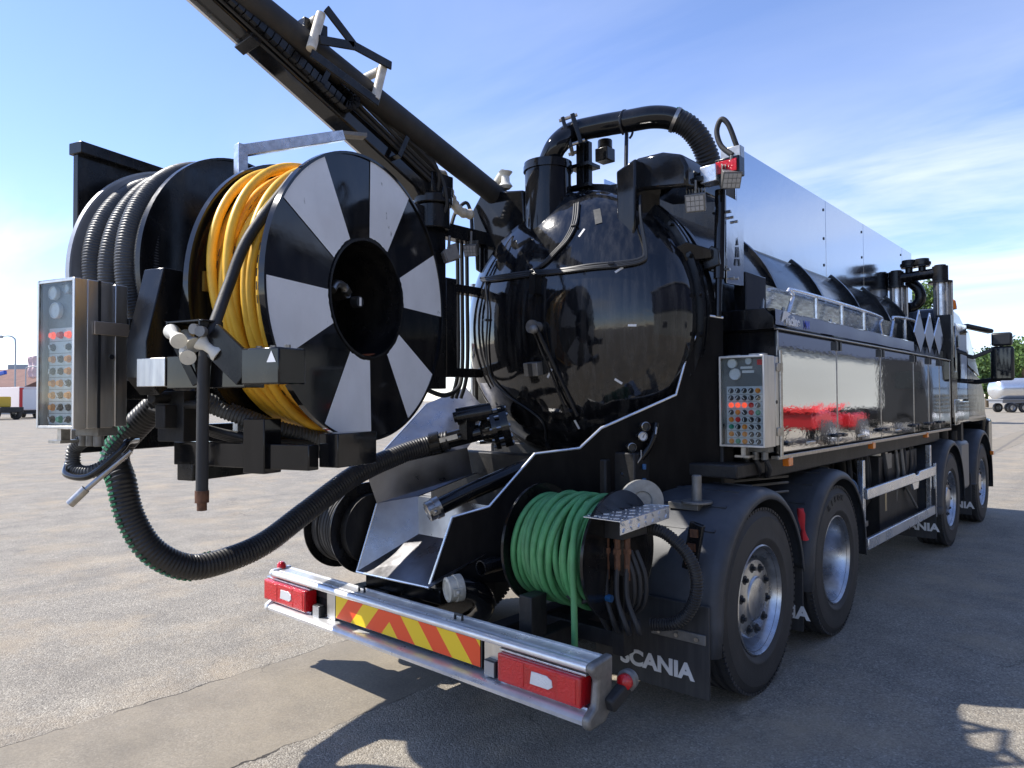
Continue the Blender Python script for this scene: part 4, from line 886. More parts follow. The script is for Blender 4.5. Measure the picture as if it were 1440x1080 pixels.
g = G(); g.hose(spline([CM @ V((0.1, 0.15, -0.05)), CM @ V((0.02, 0.15, -0.10)), CM @ V((0.03, 0.15, -0.18)), CM @ V((0.12, 0.17, -0.19)), CM @ V((0.2, 0.25, -0.12))], 8), 0.03, 0.014, 0.004, 12); g.build('ribbed_conduit', HOSG, frame)
g = G(); g.cyl(CM @ V((0.20, 0.05, -0.28)), CM @ V((0.32, 0.2, -0.1)), 0.011, n=10); g.cyl(CM @ V((0.18, 0.03, -0.31)), CM @ V((0.22, 0.07, -0.25)), 0.018, n=12); g.build('lever', FIT, frame)
# --- boom
def bm_(px, py): return P(px, py, X=HX)
b0, b1 = bm_(598, 268), bm_(392, 78); bd = (b1 - b0).normalized(); bu = V((1, 0, 0)).cross(bd).normalized(); bu = bu if bu.z > 0 else -bu
E1 = b0 + bd * 3.6
g = G(); g.bar(b0 - bd * 0.05, b0 + bd * 1.35, 0.15, 0.165, bu); boom = g.build('boom', BLK, T, bevel=0.012)
g = G(); g.bar(b0 + bd * 0.9, E1, 0.11, 0.125, bu); g.build('boom_extension', BLK, boom, bevel=0.01)
g = G(); g.bar(b0 + bd * 1.30, b0 + bd * 1.36, 0.175, 0.19, bu); g.build('boom_collar', BLS, boom, bevel=0.003)
g = G(); g.bar(b0 - bu * 0.068 + V((-.065, 0, 0)), E1 - bu * 0.068 + V((-.065, 0, 0)), 0.02, 0.03, bu); g.build('boom_edge_rail', ALUP, boom)
# cable chain on the boom's flank
g = G(); sxo = V((0.115, 0, 0))
def chain(p, q, u, k):
    n = int((q - p).length / 0.042); d = (q - p).normalized()
    for i in range(n): c = p + d * (0.042 * i); g.bar(c, c + d * 0.036, 0.055, 0.05 if i % 2 else 0.046, u)
c0 = b0 + bd * 0.78 + sxo
chain(c0 + bu * 0.07, E1 + bu * 0.07 + sxo, bu, 0); chain(c0 - bu * 0.03, c0 + bd * 1.9 - bu * 0.03, bu, 0)
for i in range(7):
    a = R_(90 + 180 * i / 6); c = c0 + bu * 0.02 + (bd * math.cos(a) + bu * math.sin(a)) * 0.05; t = (-bd * math.sin(a) + bu * math.cos(a)); g.bar(c - t * 0.016, c + t * 0.016, 0.055, 0.045, (bd * math.cos(a) + bu * math.sin(a)))
g.build('cable_chain', BLS, boom)
g = G()
for k in range(4): o_ = sxo * 0.8 + bu * (0.02 + 0.03 * k); g.tube(spline([b0 + o_ - bd * 0.1, b0 + o_ + bd * 0.3, b0 + o_ * 1.1 + bd * 0.75], 6), 0.012, 8)
for k in range(3): o_ = sxo * 0.8 + bu * (-0.03 - 0.015 * k); g.tube([b0 + o_ + bd * 1.0, E1 + o_], 0.008, 6)
g.tube(spline([b0 + V((0.1, 0.02, -0.02)), b0 + V((0.13, 0.0, 0.08)), b0 + bd * 0.15 + bu * 0.15 + V((0.1, 0, 0)), b0 + bd * 0.4 + bu * 0.12 + V((0.1, 0, 0))], 8), 0.013, 8)
g.tube(spline([b0 + V((0.09, 0.05, -0.2)), b0 + V((0.15, 0.05, -0.08)), b0 + bd * 0.1 + bu * 0.10 + V((0.13, 0, 0)), b0 + bd * 0.6 + bu * 0.1 + V((0.09, 0, 0))], 8), 0.011, 8)
g.tube(spline([b0 + bd * 1.9 + sxo + bu * 0.1, b0 + bd * 1.95 + sxo * 1.5 + bu * 0.02, b0 + bd * 2.1 + sxo * 1.6 - bu * 0.05, b0 + bd * 2.3 + sxo * 1.3 + bu * 0.02, b0 + bd * 2.2 + sxo + bu * 0.1], 8), 0.010, 8)
g.build('boom_hydraulic_lines', RUB, boom)
for q in (0.35, 0.95, 1.6, 2.0, 2.4, 2.8):
    g = G(); c = b0 + bd * q; g.bar(c + V((0.06, 0, 0)) - bu * 0.05, c + V((0.15, 0, 0)) - bu * 0.05, 0.03, 0.008, bu); g.bar(c + V((0.147, 0, 0)) - bu * 0.05, c + V((0.147, 0, 0)) + bu * 0.10, 0.006, 0.03, bd); g.build('line_bracket', BLS if q != 2.0 else FIT, boom)
g = G(); g.tube([b0 + bd * 1.28 + bu * 0.13 + V((0.07, 0, 0)), E1 + bu * 0.13 + V((.07, 0, 0))], 0.016, 12); g.build('boom_ram_rod', MIRP, boom)
g = G(); g.cyl(b0 + bd * 1.0 + bu * 0.13 + V((0.07, 0, 0)), b0 + bd * 1.28 + bu * 0.13 + V((0.07, 0, 0)), 0.04, n=16); g.box(*(b0 + bd * 1.1 + bu * 0.1 + V((0.06, -.05, -.05))), *(b0 + bd * 1.1 + bu * 0.16 + V((0.16, .07, .07)))); g.build('boom_ram', BLS, boom, bevel=0.004)
# boom turret
g = G(); tb = b0 + V((0.02, 0.05, 0)); g.cyl((tb.x, tb.y, 2.76), (tb.x, tb.y, 2.92), 0.11, n=24); g.cyl((tb.x, tb.y, 2.92), (tb.x, tb.y, 2.98), 0.13, n=24); g.box(tb.x - 0.09, tb.y - 0.09, 2.98, tb.x + 0.09, tb.y + 0.1, b0.z + 0.1); g.box(tb.x + .09, tb.y - .03, 2.95, tb.x + .13, tb.y + .05, 3.03); g.build('boom_turret', BLS, boom, bevel=0.008)
# suction tube carried above the boom
t0, t1 = P(690, 269, X=-0.5), P(373, 18, X=-0.5); td = (t1 - t0).normalized()
g = G(); g.tube([t0 - td * 0.15, t0 + td * 4.6], 0.073, 24); tube_ = g.build('suction_tube', RUB, T, ang=60)
def t_at(px): 
    v = P(px, 0, X=-0.5); f = (px - 712) / (372 - 712); return None
def near(px, py): 
    q = P(px, py, X=-0.5); return t0 + td * ((q - t0).dot(td))
tu = V((1, 0, 0)).cross(td); tu = tu if tu.z > 0 else -tu
g = G()
q1, q2 = near(515, 130), near(428, 55)
for q in (q1, q2):
    g.cyl(q + V((0.12, 0, 0)) - tu * 0.09, q + V((0.10, 0, 0)) + tu * 0.145, 0.026, n=14); g.cyl(q + V((-0.12, 0, 0)) - tu * 0.05, q + V((-0.10, 0, 0)) + tu * 0.145, 0.026, n=14); g.cyl(q + V((-0.10, 0, 0)) + tu * 0.125, q + V((0.07, 0, 0)) + tu * 0.125, 0.024, n=12)
g.each('guide_roller', DIRTY, tube_)
g = G(); m1 = q1.lerp(q2, 0.5)
for a, b in ((q1 + tu * 0.16 - td * 0.03, m1 + tu * 0.10), (m1 + tu * 0.10, q2 + tu * 0.17), (m1 + tu * 0.10, q2 - td * 0.02 - tu * 0.02), (q1 - tu * 0.10 - td * 0.02, q2 - tu * 0.12)): g.bar(a + V((0.135, 0, 0)), b + V((0.135, 0, 0)), 0.05, 0.012, (1, 0, 0))
g.build('roller_bracket', BLS, tube_, bevel=0.004)
g = G(); c = P(711, 262, Y=-0.25); g.lathe([(0.03, -0.02), (0.05, 0.0), (0.03, 0.03), (0.028, 0.07), (0.05, 0.1), (0.001, 0.1)], c, (0, 0, 1), 16); g.cyl(c + V((-0.12, 0.05, 0.07)), c + V((-0.02, 0, 0.10)), 0.03, n=12); g.build('guide_roller', WPL, T)
# --- rear bumper
BY = -1.50
def BP(px, py, y=BY): return P(px, py, Y=y)
bx0, bx1 = -1.245, 1.165
g = G(); prof = [(0.06, 0.545), (-0.065, 0.540), (-0.078, 0.545), (-0.083, 0.556), (-0.080, 0.570), (-0.068, 0.577), (-0.05, 0.577), (-0.044, 0.573), (0.052, 0.580), (0.06, 0.574)]
g.prism([(bx0, BY + a, b) for a, b in prof], (bx1 - bx0, 0, 0)); bump = g.build('bumper_bar', ALU, T, ang=50)
g = G()
for a in (-0.038, -0.030, 0.035, 0.045): b = 0.573 + (a + 0.044) * 0.073; g.box(bx0 + 0.01, BY + a, b - 0.004, bx1 - 0.01, BY + a + 0.004, b + 0.003)
g.build('tread_ridges', ALU, bump)
g = G(); g.prism([(bx0, BY + a, b) for a, b in ((0.02, 0.362), (0.02, 0.372), (-0.075, 0.377), (-0.10, 0.372), (-0.112, 0.360), (-0.108, 0.342), (-0.09, 0.334), (-0.06, 0.334), (-0.06, 0.362))], (bx1 - bx0, 0, 0)); low = g.build('bumper_lower_bar', ALU, T, ang=50)
g = G(); g.box(bx0 + 0.02, BY + 0.02, 0.32, bx1 - 0.02, BY + 0.05, 0.52); g.build('bumper_back_plate', CHS, T)
def crect(x0, x1, z0, z1, y, th=0.03): return (x0, y, z0, x1, y + th, z1)
cl_, cr_ = BP(480, 870).x, BP(683, 915).x; zt_, zb_ = 0.525, 0.40
g = G(); g.box(cl_ - 0.01, BY - 0.035, zb_ - 0.006, cr_ + 0.01, BY - 0.01, zt_ + 0.004); board = g.build('chevron_board', KNB, T, bevel=0.002)
W_ = cr_ - cl_; H_ = zt_ - zb_; cxm = cl_ + W_ * 0.42
def clip(poly, x0, x1):
    for s, lim in ((1, x0), (-1, x1)):
        o = []
        for i, p in enumerate(poly):
            q = poly[(i + 1) % len(poly)]; dp, dq = s * (p[0] - lim), s * (q[0] - lim)
            if dp >= 0: o.append(p)
            if dp * dq < 0: t = dp / (dp - dq); o.append((p[0] + t * (q[0] - p[0]), p[1] + t * (q[1] - p[1])))
        poly = o
        if not poly: return poly
    return poly
sw = W_ / 8.4; sl = 0.115
for i in range(-10, 12):
    for side in (0, 1):
        xa = cxm + (i - 0.5) * sw * (1 if side else -1); xb = xa + sw * (1 if side else -1)
        k = 1 if side else -1
        poly = [(xa, 0), (xb, 0), (xb - k * sl, H_), (xa - k * sl, H_)]
        poly = clip(poly, cxm if side else cl_, cr_ if side else cxm)
        if len(poly) < 3: continue
        g = G(); g.prism([(p[0], BY - 0.0365, zb_ + p[1]) for p in poly], (0, -0.001, 0)); g.build('chevron', REDC if i % 2 else YELC, board, sm=False)
def tail_lamp(pxs, py0):
    xa, xb = BP(pxs[0], py0).x, BP(pxs[1], py0).x
    g = G(); g.box(xa, BY - 0.085, 0.390, xb, BY - 0.0, 0.516); o = g.build('tail_lamp', RED, T, bevel=0.008)
    wx = xb - xa; g = G(); x0 = xa + wx * 0.42; g.prism([(x0, BY - 0.089, 0.428), (x0 + wx * .22, BY - 0.089, 0.428), (x0 + wx * 0.27, BY - 0.089, 0.443), (x0 + wx * 0.26, BY - 0.089, 0.470), (x0 + wx * .2, BY - 0.089, 0.483), (x0 + wx * 0.02, BY - 0.089, 0.483)], (0, 0.006, 0)); g.build('reversing_lens', CLR, o, bevel=0.002)
    g = G(); g.box(xa + wx * 0.05, BY - 0.0875, 0.402, xa + wx * 0.34, BY - 0.080, 0.506); g.build('brake_lens', RED2, o, bevel=0.003)
    g = G(); g.box(xa + wx * 0.74, BY - 0.0875, 0.402, xa + wx * 0.95, BY - 0.080, 0.506); g.build('indicator_lens', RED2, o, bevel=0.003)
    g = G(); g.box(xa + wx * 0.36, BY - 0.0865, 0.488, xa + wx * 0.72, BY - 0.080, 0.508); g.box(xa + wx * 0.36, BY - 0.0865, 0.400, xa + wx * 0.72, BY - 0.080, 0.424); g.build('reflector', RED2, o, bevel=0.002)
    g = G(); g.box(xa - 0.01, BY - 0.05, 0.376, xb + 0.01, BY, 0.389); g.box(xa - .01, BY - 0.06, 0.517, xb + .01, BY, 0.527); g.build('lamp_bracket', GALV, o, bevel=0.002)
    return o
tail_lamp((388, 446), 845); tail_lamp((717, 833), 960)
for px, py in ((457, 858), (701, 936)):
    c = BP(px, py); g = G(); g.box(c.x - 0.035, BY - 0.06, c.z - 0.035, c.x + 0.035, BY - 0.02, c.z + 0.04); g.bar((c.x, BY - 0.03, c.z - 0.07), (c.x, BY - 0.03, c.z - 0.03), 0.02, 0.02); o = g.build('bumper_work_lamp', KNB, T, bevel=0.005)
    g = G(); g.box(c.x - 0.03, BY - 0.064, c.z - 0.03, c.x + 0.03, BY - 0.0605, c.z + 0.035)
    g.build('lens', LED, o)
g = G(); g.box(cl_ - 0.10, BY - 0.03, 0.377, cl_ - 0.02, BY - 0.015, 0.53); g.box(cr_ + 0.02, BY - 0.03, 0.377, cr_ + 0.13, BY - 0.015, 0.53); g.each('lamp_plate', INOX, T, bevel=0.002)
for x, s in ((bx1, 1), (bx0, -1)):
    g = G(); g.prism([(x, BY + a, b) for a, b in ((0.06, 0.592), (-0.075, 0.584), (-0.09, 0.556), (-0.045, 0.51), (-0.06, 0.41), (-0.116, 0.378), (-0.120, 0.342), (-0.10, 0.327), (0.0, 0.33), (0.05, 0.37))], (s * 0.04, 0, 0)); g.build('bumper_end_cap', GREY if s > 0 else ALU, T, bevel=0.012)
g = G(); a = P(850, 955, Y=-1.5); c = P(884, 955, Y=-1.36); g.bar(V((1.22, -1.50, 0.40)), c + V((0, 0.02, -0.01)), 0.05, 0.06); arm = g.build('marker_arm', RUB, T, bevel=0.012)
g = G(); d = V((0.1, -1, 0)).normalized(); g.lathe([(0.001, -0.01), (0.042, -0.01), (0.045, 0.02), (0.036, 0.028), (0.001, 0.028)], c, d, 24); g.build('marker_body', GREY, arm)
g = G(); g.lathe([(0.034, 0.026), (0.033, 0.045), (0.02, 0.055), (0.001, 0.058)], c, d, 24); g.build('marker_lens', RED, arm)
g = G(); c = BP(396, 800); g.lathe([(0.03, 0), (0.028, 0.025), (0.015, 0.04), (0.001, 0.042)], (c.x, BY, 0.58), (0, 0, 1), 16); g.build('corner_lamp', RED, T)
g = G()
for px in (505, 640): c = BP(px, 850); g.tube([V((c.x, BY + .0, 0.575)), V((c.x, BY + 0.0, 0.60)), V((c.x + 0.05, BY, 0.60)), V((c.x + 0.05, BY, 0.575))], 0.007, 8)
g.each('bumper_hook', KNB, T)
# --- green hose reel beside the right rear wheel
GC = V((0, -0.97, 0.885)); GX0, GX1, GR = 0.44, 0.93, 0.315
greel = bpy.data.objects.new('green_hose_reel', None); COL.objects.link(greel); greel.parent = T; greel.matrix_parent_inverse = TI
for x in (GX0, GX1):
    g = G(); g.lathe([(0.05, -0.004), (GR - 0.006, -0.004), (GR, -0.008), (GR, 0.008), (GR - 0.006, 0.004), (0.05, 0.004), (0.05, -0.004)], GC + V((x, 0, 0)), (1, 0, 0), 72); g.build('flange', BLS, greel)
g = G(); g.cyl(GC + V((GX0 - 0.05, 0, 0)), GC + V((GX1 + 0.04, 0, 0)), 0.10, n=24); g.build('drum', BLS, greel)
random.seed(8)
def gcoil(x, R0, j):
    ph = random.uniform(0, 6.28); pts = [GC + V((x + j * math.sin(a + ph), R0 * math.cos(a), R0 * math.sin(a))) for a in [2 * math.pi * k / 60 for k in range(61)]]
    g = G(); g.tube(pts, 0.0155, 10, False); g.build('hose_turn', GRN, greel, ang=60)
for i in range(13): gcoil(GX0 + 0.045 + i * 0.033, 0.222, 0.010)
for i in range(14): gcoil(GX0 + 0.03 + i * 0.0325, 0.250 + random.uniform(-0.004, 0.006), 0.015)
for i in range(6): gcoil(GX0 + 0.15 + i * 0.045, 0.272 + random.uniform(-0.003, 0.004), 0.03)
g = G(); ge = spline([GC + V((GX1 - 0.1, -0.12, 0.255)), GC + V((GX1 - .085, -0.24, 0.16)), GC + V((GX1 - .07, -0.285, 0.0)), GC + V((GX1 - .06, -0.29, -0.2)), GC + V((GX1 - .055, -0.295, -0.40))], 8); g.tube(ge, 0.0155, 10); he = g.build('hose_end', GRN, greel, ang=60)
g = G(); g.cyl(ge[-1], ge[-1] + V((0, 0, -0.03)), 0.02, n=10); g.build('hose_ferrule', BRZ, he)
# valve manifold, tread plate and levers
tp = [P(820, 726, Z=1.10), P(862, 707, Z=1.10), P(941, 711, Z=1.10), P(872, 733, Z=1.10)]
zt = 1.10; 
q00, q10, q11, q01 = V((0.80, -1.12, zt)), V((1.10, -1.16, zt)), V((1.10, -0.84, zt)), V((0.80, -0.80, zt))
q00, q01, q11, q10 = tp
g = G(); g.prism([q00, q10, q11, q01], (0, 0, -0.006)); g.prism([q10, q11, q11 + V((0, 0, -0.065)), q10 + V((0, 0, -0.065))], (-0.006, 0.004, 0)); tread = g.build('tread_plate', ALUP, T, bevel=0.002)
g = G()
for i in range(7):
    for j in range(6):
        u, v = (i + 0.5) / 7, (j + 0.5) / 6; c = q00.lerp(q10, u).lerp(q01.lerp(q11, u), v) + V((0, 0, 0.001)); a = R_(45 if (i + j) % 2 else -45); d = V((math.cos(a), math.sin(a), 0)) * 0.014; g.bar(c - d, c + d, 0.008, 0.004)
    for k in range(2): c = q10.lerp(q11, (i + 0.5) / 7) + V((0.002, -0.002, -0.02 - 0.028 * k)); a = R_(45 if (i + k) % 2 else -45); e1 = (q11 - q10).normalized(); d = (e1 * math.cos(a) + V((0, 0, 1)) * math.sin(a)) * 0.011; g.bar(c - d, c + d, 0.006, 0.004, e1.cross(V((0, 0, 1))))
g.build('tread_pattern', ALUP, tread)['kind'] = 'stuff'
mc = q10.lerp(q01, 0.5)
g = G(); g.box(mc.x - 0.09, mc.y - 0.10, 0.985, mc.x + 0.10, mc.y + 0.12, 1.088); g.bar(V((mc.x, mc.y + 0.05, 0.40)), V((mc.x, mc.y + 0.05, 0.99)), 0.07, 0.09); g.bar(V((mc.x - 0.45, mc.y + 0.05, 0.47)), V((mc.x + .03, mc.y + 0.05, 0.47)), 0.08, 0.08); man = g.build('valve_manifold', CHS, T, bevel=0.004)
g = G()
for k, dx in enumerate((-0.06, -0.015)):
    a = V((mc.x + dx, mc.y - 0.10, 1.05)); b = a + V((-0.045 + 0.02 * k, -0.05, -0.11)); g.tube([a, b], 0.006, 8); g.cyl(b - (b - a).normalized() * 0.045, b + (b - a).normalized() * 0.015, 0.011, 0.013, 10)
g.each('lever', FIT, man)
random.seed(12)
g = G()
for k in range(6): c = V((mc.x - 0.07 + 0.03 * k, mc.y - 0.07 + 0.04 * (k % 2), 0.985)); g.cyl(c, c + V((0, 0, -0.10 - 0.05 * (k % 3))), 0.015, n=8); g.cyl(c + V((0, 0, -0.05)), c + V((0, 0, -0.075)), 0.021, n=6)
g.build('rusty_fittings', BRZ, man)
g = G()
for k in range(6):
    c = V((mc.x - 0.07 + 0.03 * k, mc.y - 0.07 + 0.04 * (k % 2), 0.86)); g.tube(spline([c, c + V((0.01, -0.02, -0.15)), c + V((0.03 + 0.008 * k, -0.02, -0.24 - 0.01 * k)), c + V((0.03, 0.05, -0.33)), c + V((-0.02, 0.12, -0.30))], 7), 0.012, 8)
for k in range(3): c = V((mc.x + 0.06 + .02 * k, mc.y - 0.02 + 0.02 * k, 0.92)); g.tube(spline([c, c + V((0.05, 0.0, -0.12)), c + V((0.02, 0.03, -0.26)), c + V((-0.08, 0.06, -0.34))], 7), 0.010, 8)
for k in range(2): c = V((mc.x - 0.10 + .03 * k, mc.y - 0.09, 0.9)); g.tube(spline([c + V((0.02, 0, 0)), c + V((0.03, -0.02, -0.14)), c + V((-0.02, -0.05, -0.22)), c + V((-0.10, -0.05, -0.20)), c + V((-0.15, -0.02, -0.10))], 8), 0.014, 8)
g.build('hydraulic_hoses', RUB, man)
g = G(); c = V((mc.x - 0.13, mc.y - 0.08, 0.84)); g.cyl(c, c + V((-0.05, 0.05, 0.03)), 0.03, n=10); g.ball(c + V((-0.02, -0.02, -0.05)), 0.022); g.cyl(c + V((-0.03, 0, -0.05)), c + V((-0.04, 0.02, -0.12)), 0.015, n=8); g.build('ball_valve', FIT, man)
g = G(); c = V((mc.x + 0.0, mc.y - 0.09, 0.70)); g.cyl(c, c + V((0.03, 0, 0)), 0.018, n=8); g.build('blue_clip', BLU, man)
g = G(); g.hose(spline([P(905, 742, Y=-0.80), P(935, 750, Y=-0.78), P(968, 782, Y=-0.76), P(980, 820, Y=-0.76), P(972, 855, Y=-0.76), P(950, 876, Y=-0.78), P(915, 878, Y=-0.80)], 9), 0.032, 0.014, 0.004, 12); g.build('ribbed_conduit', HOS, man)
# rubber stop, pulley and pipework over the fender
c = P(980, 705, X=1.02); g = G(); g.cyl(c, c + V((0, 0, 0.145)), 0.028, 0.027, 18); g.build('rubber_stop', GREY, T, bevel=0.006)
g = G(); g.cyl(c + V((0, 0, -0.01)), c + V((0, 0, 0.004)), 0.085, n=24); g.box(c.x - 0.15, c.y - 0.05, c.z - 0.045, c.x + 0.03, c.y + 0.05, c.z - 0.008); g.build('stop_bracket', GREY, T, bevel=0.003)
c = P(903, 705, X=0.86); g = G(); g.lathe([(0.001, 0.0), (0.05, 0.0), (0.055, 0.012), (0.09, 0.016), (0.115, 0.014), (0.115, 0.004), (0.10, -0.008), (0.115, -0.02), (0.115, -0.03), (0.001, -0.03)], c, V((0.75, -0.65, 0.1)), 36); g.build('pulley', mat('pale_cast_metal', (0.33, 0.32, 0.29), 0.2, 0.5, var=0.15, vscale=30), T)
# gauge cluster on the splash guard
def gauge(px, py, r, face):
    c = OB(px, py) + on * 0.06; d = on if on.dot(CAM - c) > 0 else -on; c = OB(px, py) + d * 0.05
    g = G(); g.lathe([(0.001, -0.05), (r * 0.6, -0.05), (r * 0.6, 0.0), (r, 0.0), (r, 0.03), (r * 0.84, 0.034), (r * 0.8, 0.02), (0.001, 0.02)], c, d, 24); o = g.build('pressure_gauge', FIT, T)
    g = G(); g.lathe([(r * 0.79, 0.022), (0.001, 0.0225)], c, d, 20); g.build('dial', LETW if face else KNB, o)
    if face: g = G(); g.bar(c + d * 0.025 + V((0, 0, -0.006)), c + d * 0.025 + V((0.01, 0, 0.014)), 0.003, 0.002, d); g.build('needle', KNB, o)
    return o
gauge(902, 599, 0.027, False); gauge(898, 613, 0.029, True); gauge(883, 628, 0.027, False)
dd = on if on.dot(CAM - oa) > 0 else -on
g = G(); g.tube(spline([OB(921, 595) + dd * 0.03, OB(915, 615) + dd * 0.04, OB(905, 635) + dd * 0.04, OB(888, 655) + dd * 0.03, OB(872, 668) + dd * 0.03], 6), 0.02, 10); o = g.build('gauge_pipe', BLS, T)
g = G(); g.tube([OB(896, 632) + dd * 0.07, OB(895, 642) + dd * 0.08, OB(886, 655) + dd * 0.08], 0.006, 8); g.tube([OB(917, 600) + dd * 0.07, OB(915, 610) + dd * 0.08], 0.007, 8); g.each('lever', FIT, o)
g = G(); g.tube([OB(889, 650) + dd * 0.081, OB(886, 655) + dd * 0.082], 0.0075, 8); g.build('lever_grip', YELC, o)
g = G()
for z in (1.06, 1.0, 1.10): g.tube([V((0.55, -0.35, z)), V((1.06, 0.9, z + 0.02))], 0.009, 6)
g.build('brake_lines', GREY, T)
g = G()
for px, py in ((906, 660), (906, 680)): c = P(px, py, X=0.72); g.cyl(c, c + V((0, 0, 0.03)), 0.012, n=8)
g.build('blue_fittings', BLU, T)
# wound black cable reel on the left side
kc = P(500, 738, X=-1.0); kr = bpy.data.objects.new('cable_reel', None); COL.objects.link(kr); kr.parent = T; kr.matrix_parent_inverse = TI
for x in (-1.15, -0.86):
    g = G(); g.lathe([(0.04, -0.004), (0.29, -0.004), (0.29, 0.004), (0.04, 0.004), (0.04, -0.004)], (x, kc.y, kc.z), (1, 0, 0), 60); g.build('flange', BLS, kr)
for i in range(13):
    g = G(); x = -1.135 + i * 0.0215; R0 = 0.235 + random.uniform(-0.012, 0.006); g.tube([V((x + 0.006 * math.sin(a), kc.y + R0 * math.cos(a), kc.z + R0 * math.sin(a))) for a in [2 * math.pi * k / 44 for k in range(45)]], 0.0115, 8, False); g.build('cable_turn', RUB, kr, ang=60)
g = G(); g.cyl((-1.16, kc.y, kc.z), (-0.8, kc.y, kc.z), 0.22, n=28); g.build('drum', CHS, kr)
g = G(); g.box(-0.85, kc.y - 0.04, 0.6, -0.78, kc.y + 0.4, kc.z + 0.04); g.build('reel_bracket', BLS, kr, bevel=0.004)
# --- right-hand lockers with polished doors
LX = 1.25; seams = [0.26, 1.34, 2.46, 3.58, 4.20, 4.71, 5.26]; LZ0, LZ1 = 1.315, 2.05
for s in (1, -1):
    g = G(); g.box(min(s * 0.62, s * (LX - 0.012)), 0.262, LZ0, max(s * 0.62, s * (LX - 0.012)), 5.26, LZ1); lock = g.build('side_locker', BLK, T, bevel=0.004)
    g = G(); x = s * LX; g.bar((x - s * 0.02, 0.25, LZ0 - 0.02), (x - s * 0.02, 5.27, LZ0 - 0.02), 0.05, 0.025); g.bar((x - s * .004, 0.25, LZ1 + 0.010), (x - s * .004, 5.27, LZ1 + 0.010), 0.03, 0.010); g.build('sill_rail', FIT, lock, bevel=0.003)
    for a, b in zip(seams[:-1], seams[1:]):
        # each door is a gently dished sheet
        g = G(); n, m_ = 10, 10; vs = []
        for i in range(n + 1):
            for j in range(m_ + 1):
                u, v = i / n, j / m_; y = a + 0.008 + (b - a - 0.016) * u; z = LZ0 + 0.012 + (LZ1 - LZ0 - 0.024) * v
                dx = 0.0004 * math.sin(math.pi * u) * math.sin(math.pi * v) + 0.00012 * math.sin(9 * u + 4 * a) * v * v
                vs.append((s * (LX + dx), y, z))
        fs = [(i * (m_ + 1) + j, (i + 1) * (m_ + 1) + j, (i + 1) * (m_ + 1) + j + 1, i * (m_ + 1) + j + 1) for i in range(n) for j in range(m_)]
        g.add(vs, fs)
        rim = [i * (m_ + 1) for i in range(n + 1)] + [n * (m_ + 1) + j for j in range(1, m_ + 1)] + [i * (m_ + 1) + m_ for i in range(n - 1, -1, -1)] + [j for j in range(m_ - 1, 0, -1)]
        g.add([vs[i] for i in rim] + [(vs[i][0] - s * 0.012, vs[i][1], vs[i][2]) for i in rim], [(i, (i + 1) % len(rim), len(rim) + (i + 1) % len(rim), len(rim) + i) for i in range(len(rim))])
        door = g.build('locker_door', MIR, lock, ang=30)
    if s < 0: continue
    for q in seams: g = G(); g.bar((LX + 0.0, q, LZ0), (LX + 0.0, q, LZ1), 0.008, 0.010); g.build('door_post', FIT, lock, bevel=0.002)
    def latch(c):
        g = G(); g.cyl(c, c + V((0.03, 0, 0)), 0.014, n=10); g.bar(c + V((0.024, -0.04, 0)), c + V((0.024, 0.04, 0)), 0.02, 0.018); g.build('door_latch', KNB, lock)
    latch(V((LX + 0.002, seams[0] + 0.09, LZ0 + 0.06)))
    for k, q in enumerate(seams[1:-1]):
        for dy in (-0.07, 0.07):
            latch(V((LX + 0.002, q + dy, LZ0 + 0.07)))
        for dy in (-0.04, 0.04): c = V((LX + 0.004, q + dy, LZ1 - 0.04)); g = G(); g.box(c.x - .006, c.y - 0.018, c.z - 0.03, c.x + 0.016, c.y + 0.018, c.z + 0.03); g.build('door_hinge', KNB, lock)
    for q in (0.8, 1.9, 3.0): g = G(); g.box(LX - 0.006, q - 0.06, LZ0 + 0.035, LX + 0.012, q + 0.06, LZ0 + 0.052); g.build('pull_handle', FIT, lock, bevel=0.002)
# sloping polished lid above the doors
g = G(); n = 24; vs, fs = [], []; pr = [(1.2545, 2.082), (1.2550, 2.10), (1.2550, 2.13), (1.2540, 2.160), (1.2530, 2.172), (1.235, 2.180), (0.95, 2.19)]
for i in range(n + 1):
    y = 0.22 + (3.60 - 0.22) * i / n
    for x, z in pr: vs.append((x + 0.002 * math.sin(i * 1.3), y, z + 0.0015 * math.sin(i * 0.9 + 1)))
k = len(pr)
for i in range(n):
    for j in range(k - 1): fs.append((i * k + j, i * k + j + 1, (i + 1) * k + j + 1, (i + 1) * k + j))
g.add(vs, fs); lid = g.build('locker_lid', MIR, T, ang=40)
g = G(); g.prism([(0.62, 0.21, 2.06), (1.246, 0.21, 2.06), (1.246, 0.21, 2.13), (1.19, 0.21, 2.184), (0.62, 0.21, 2.184)], (0, 0.035, 0)); g.box(0.62, 0.27, 2.053, 1.235, 5.24, 2.079); g.build('lid_end', BLK, lid, bevel=0.003)
textobj('Vacline', 0.085, (1.262, 0.47, 2.118), (0, 1, 0), (-0.12, 0, 1), LETW, lid, ext=0.001, off=0.003, shear=0.15)
textobj('W', 0.07, (1.262, 0.74, 2.112), (0, 1, 0), (-0.12, 0, 1), LETB, lid, ext=0.001, off=0.004)
g = G(); g.prism([(1.263, 0.29, 2.10), (1.263, 0.44, 2.16), (1.259, 0.40, 2.172), (1.262, 0.33, 2.17)], (0.001, 0, 0)); g.build('emblem', LETW, lid, sm=False)
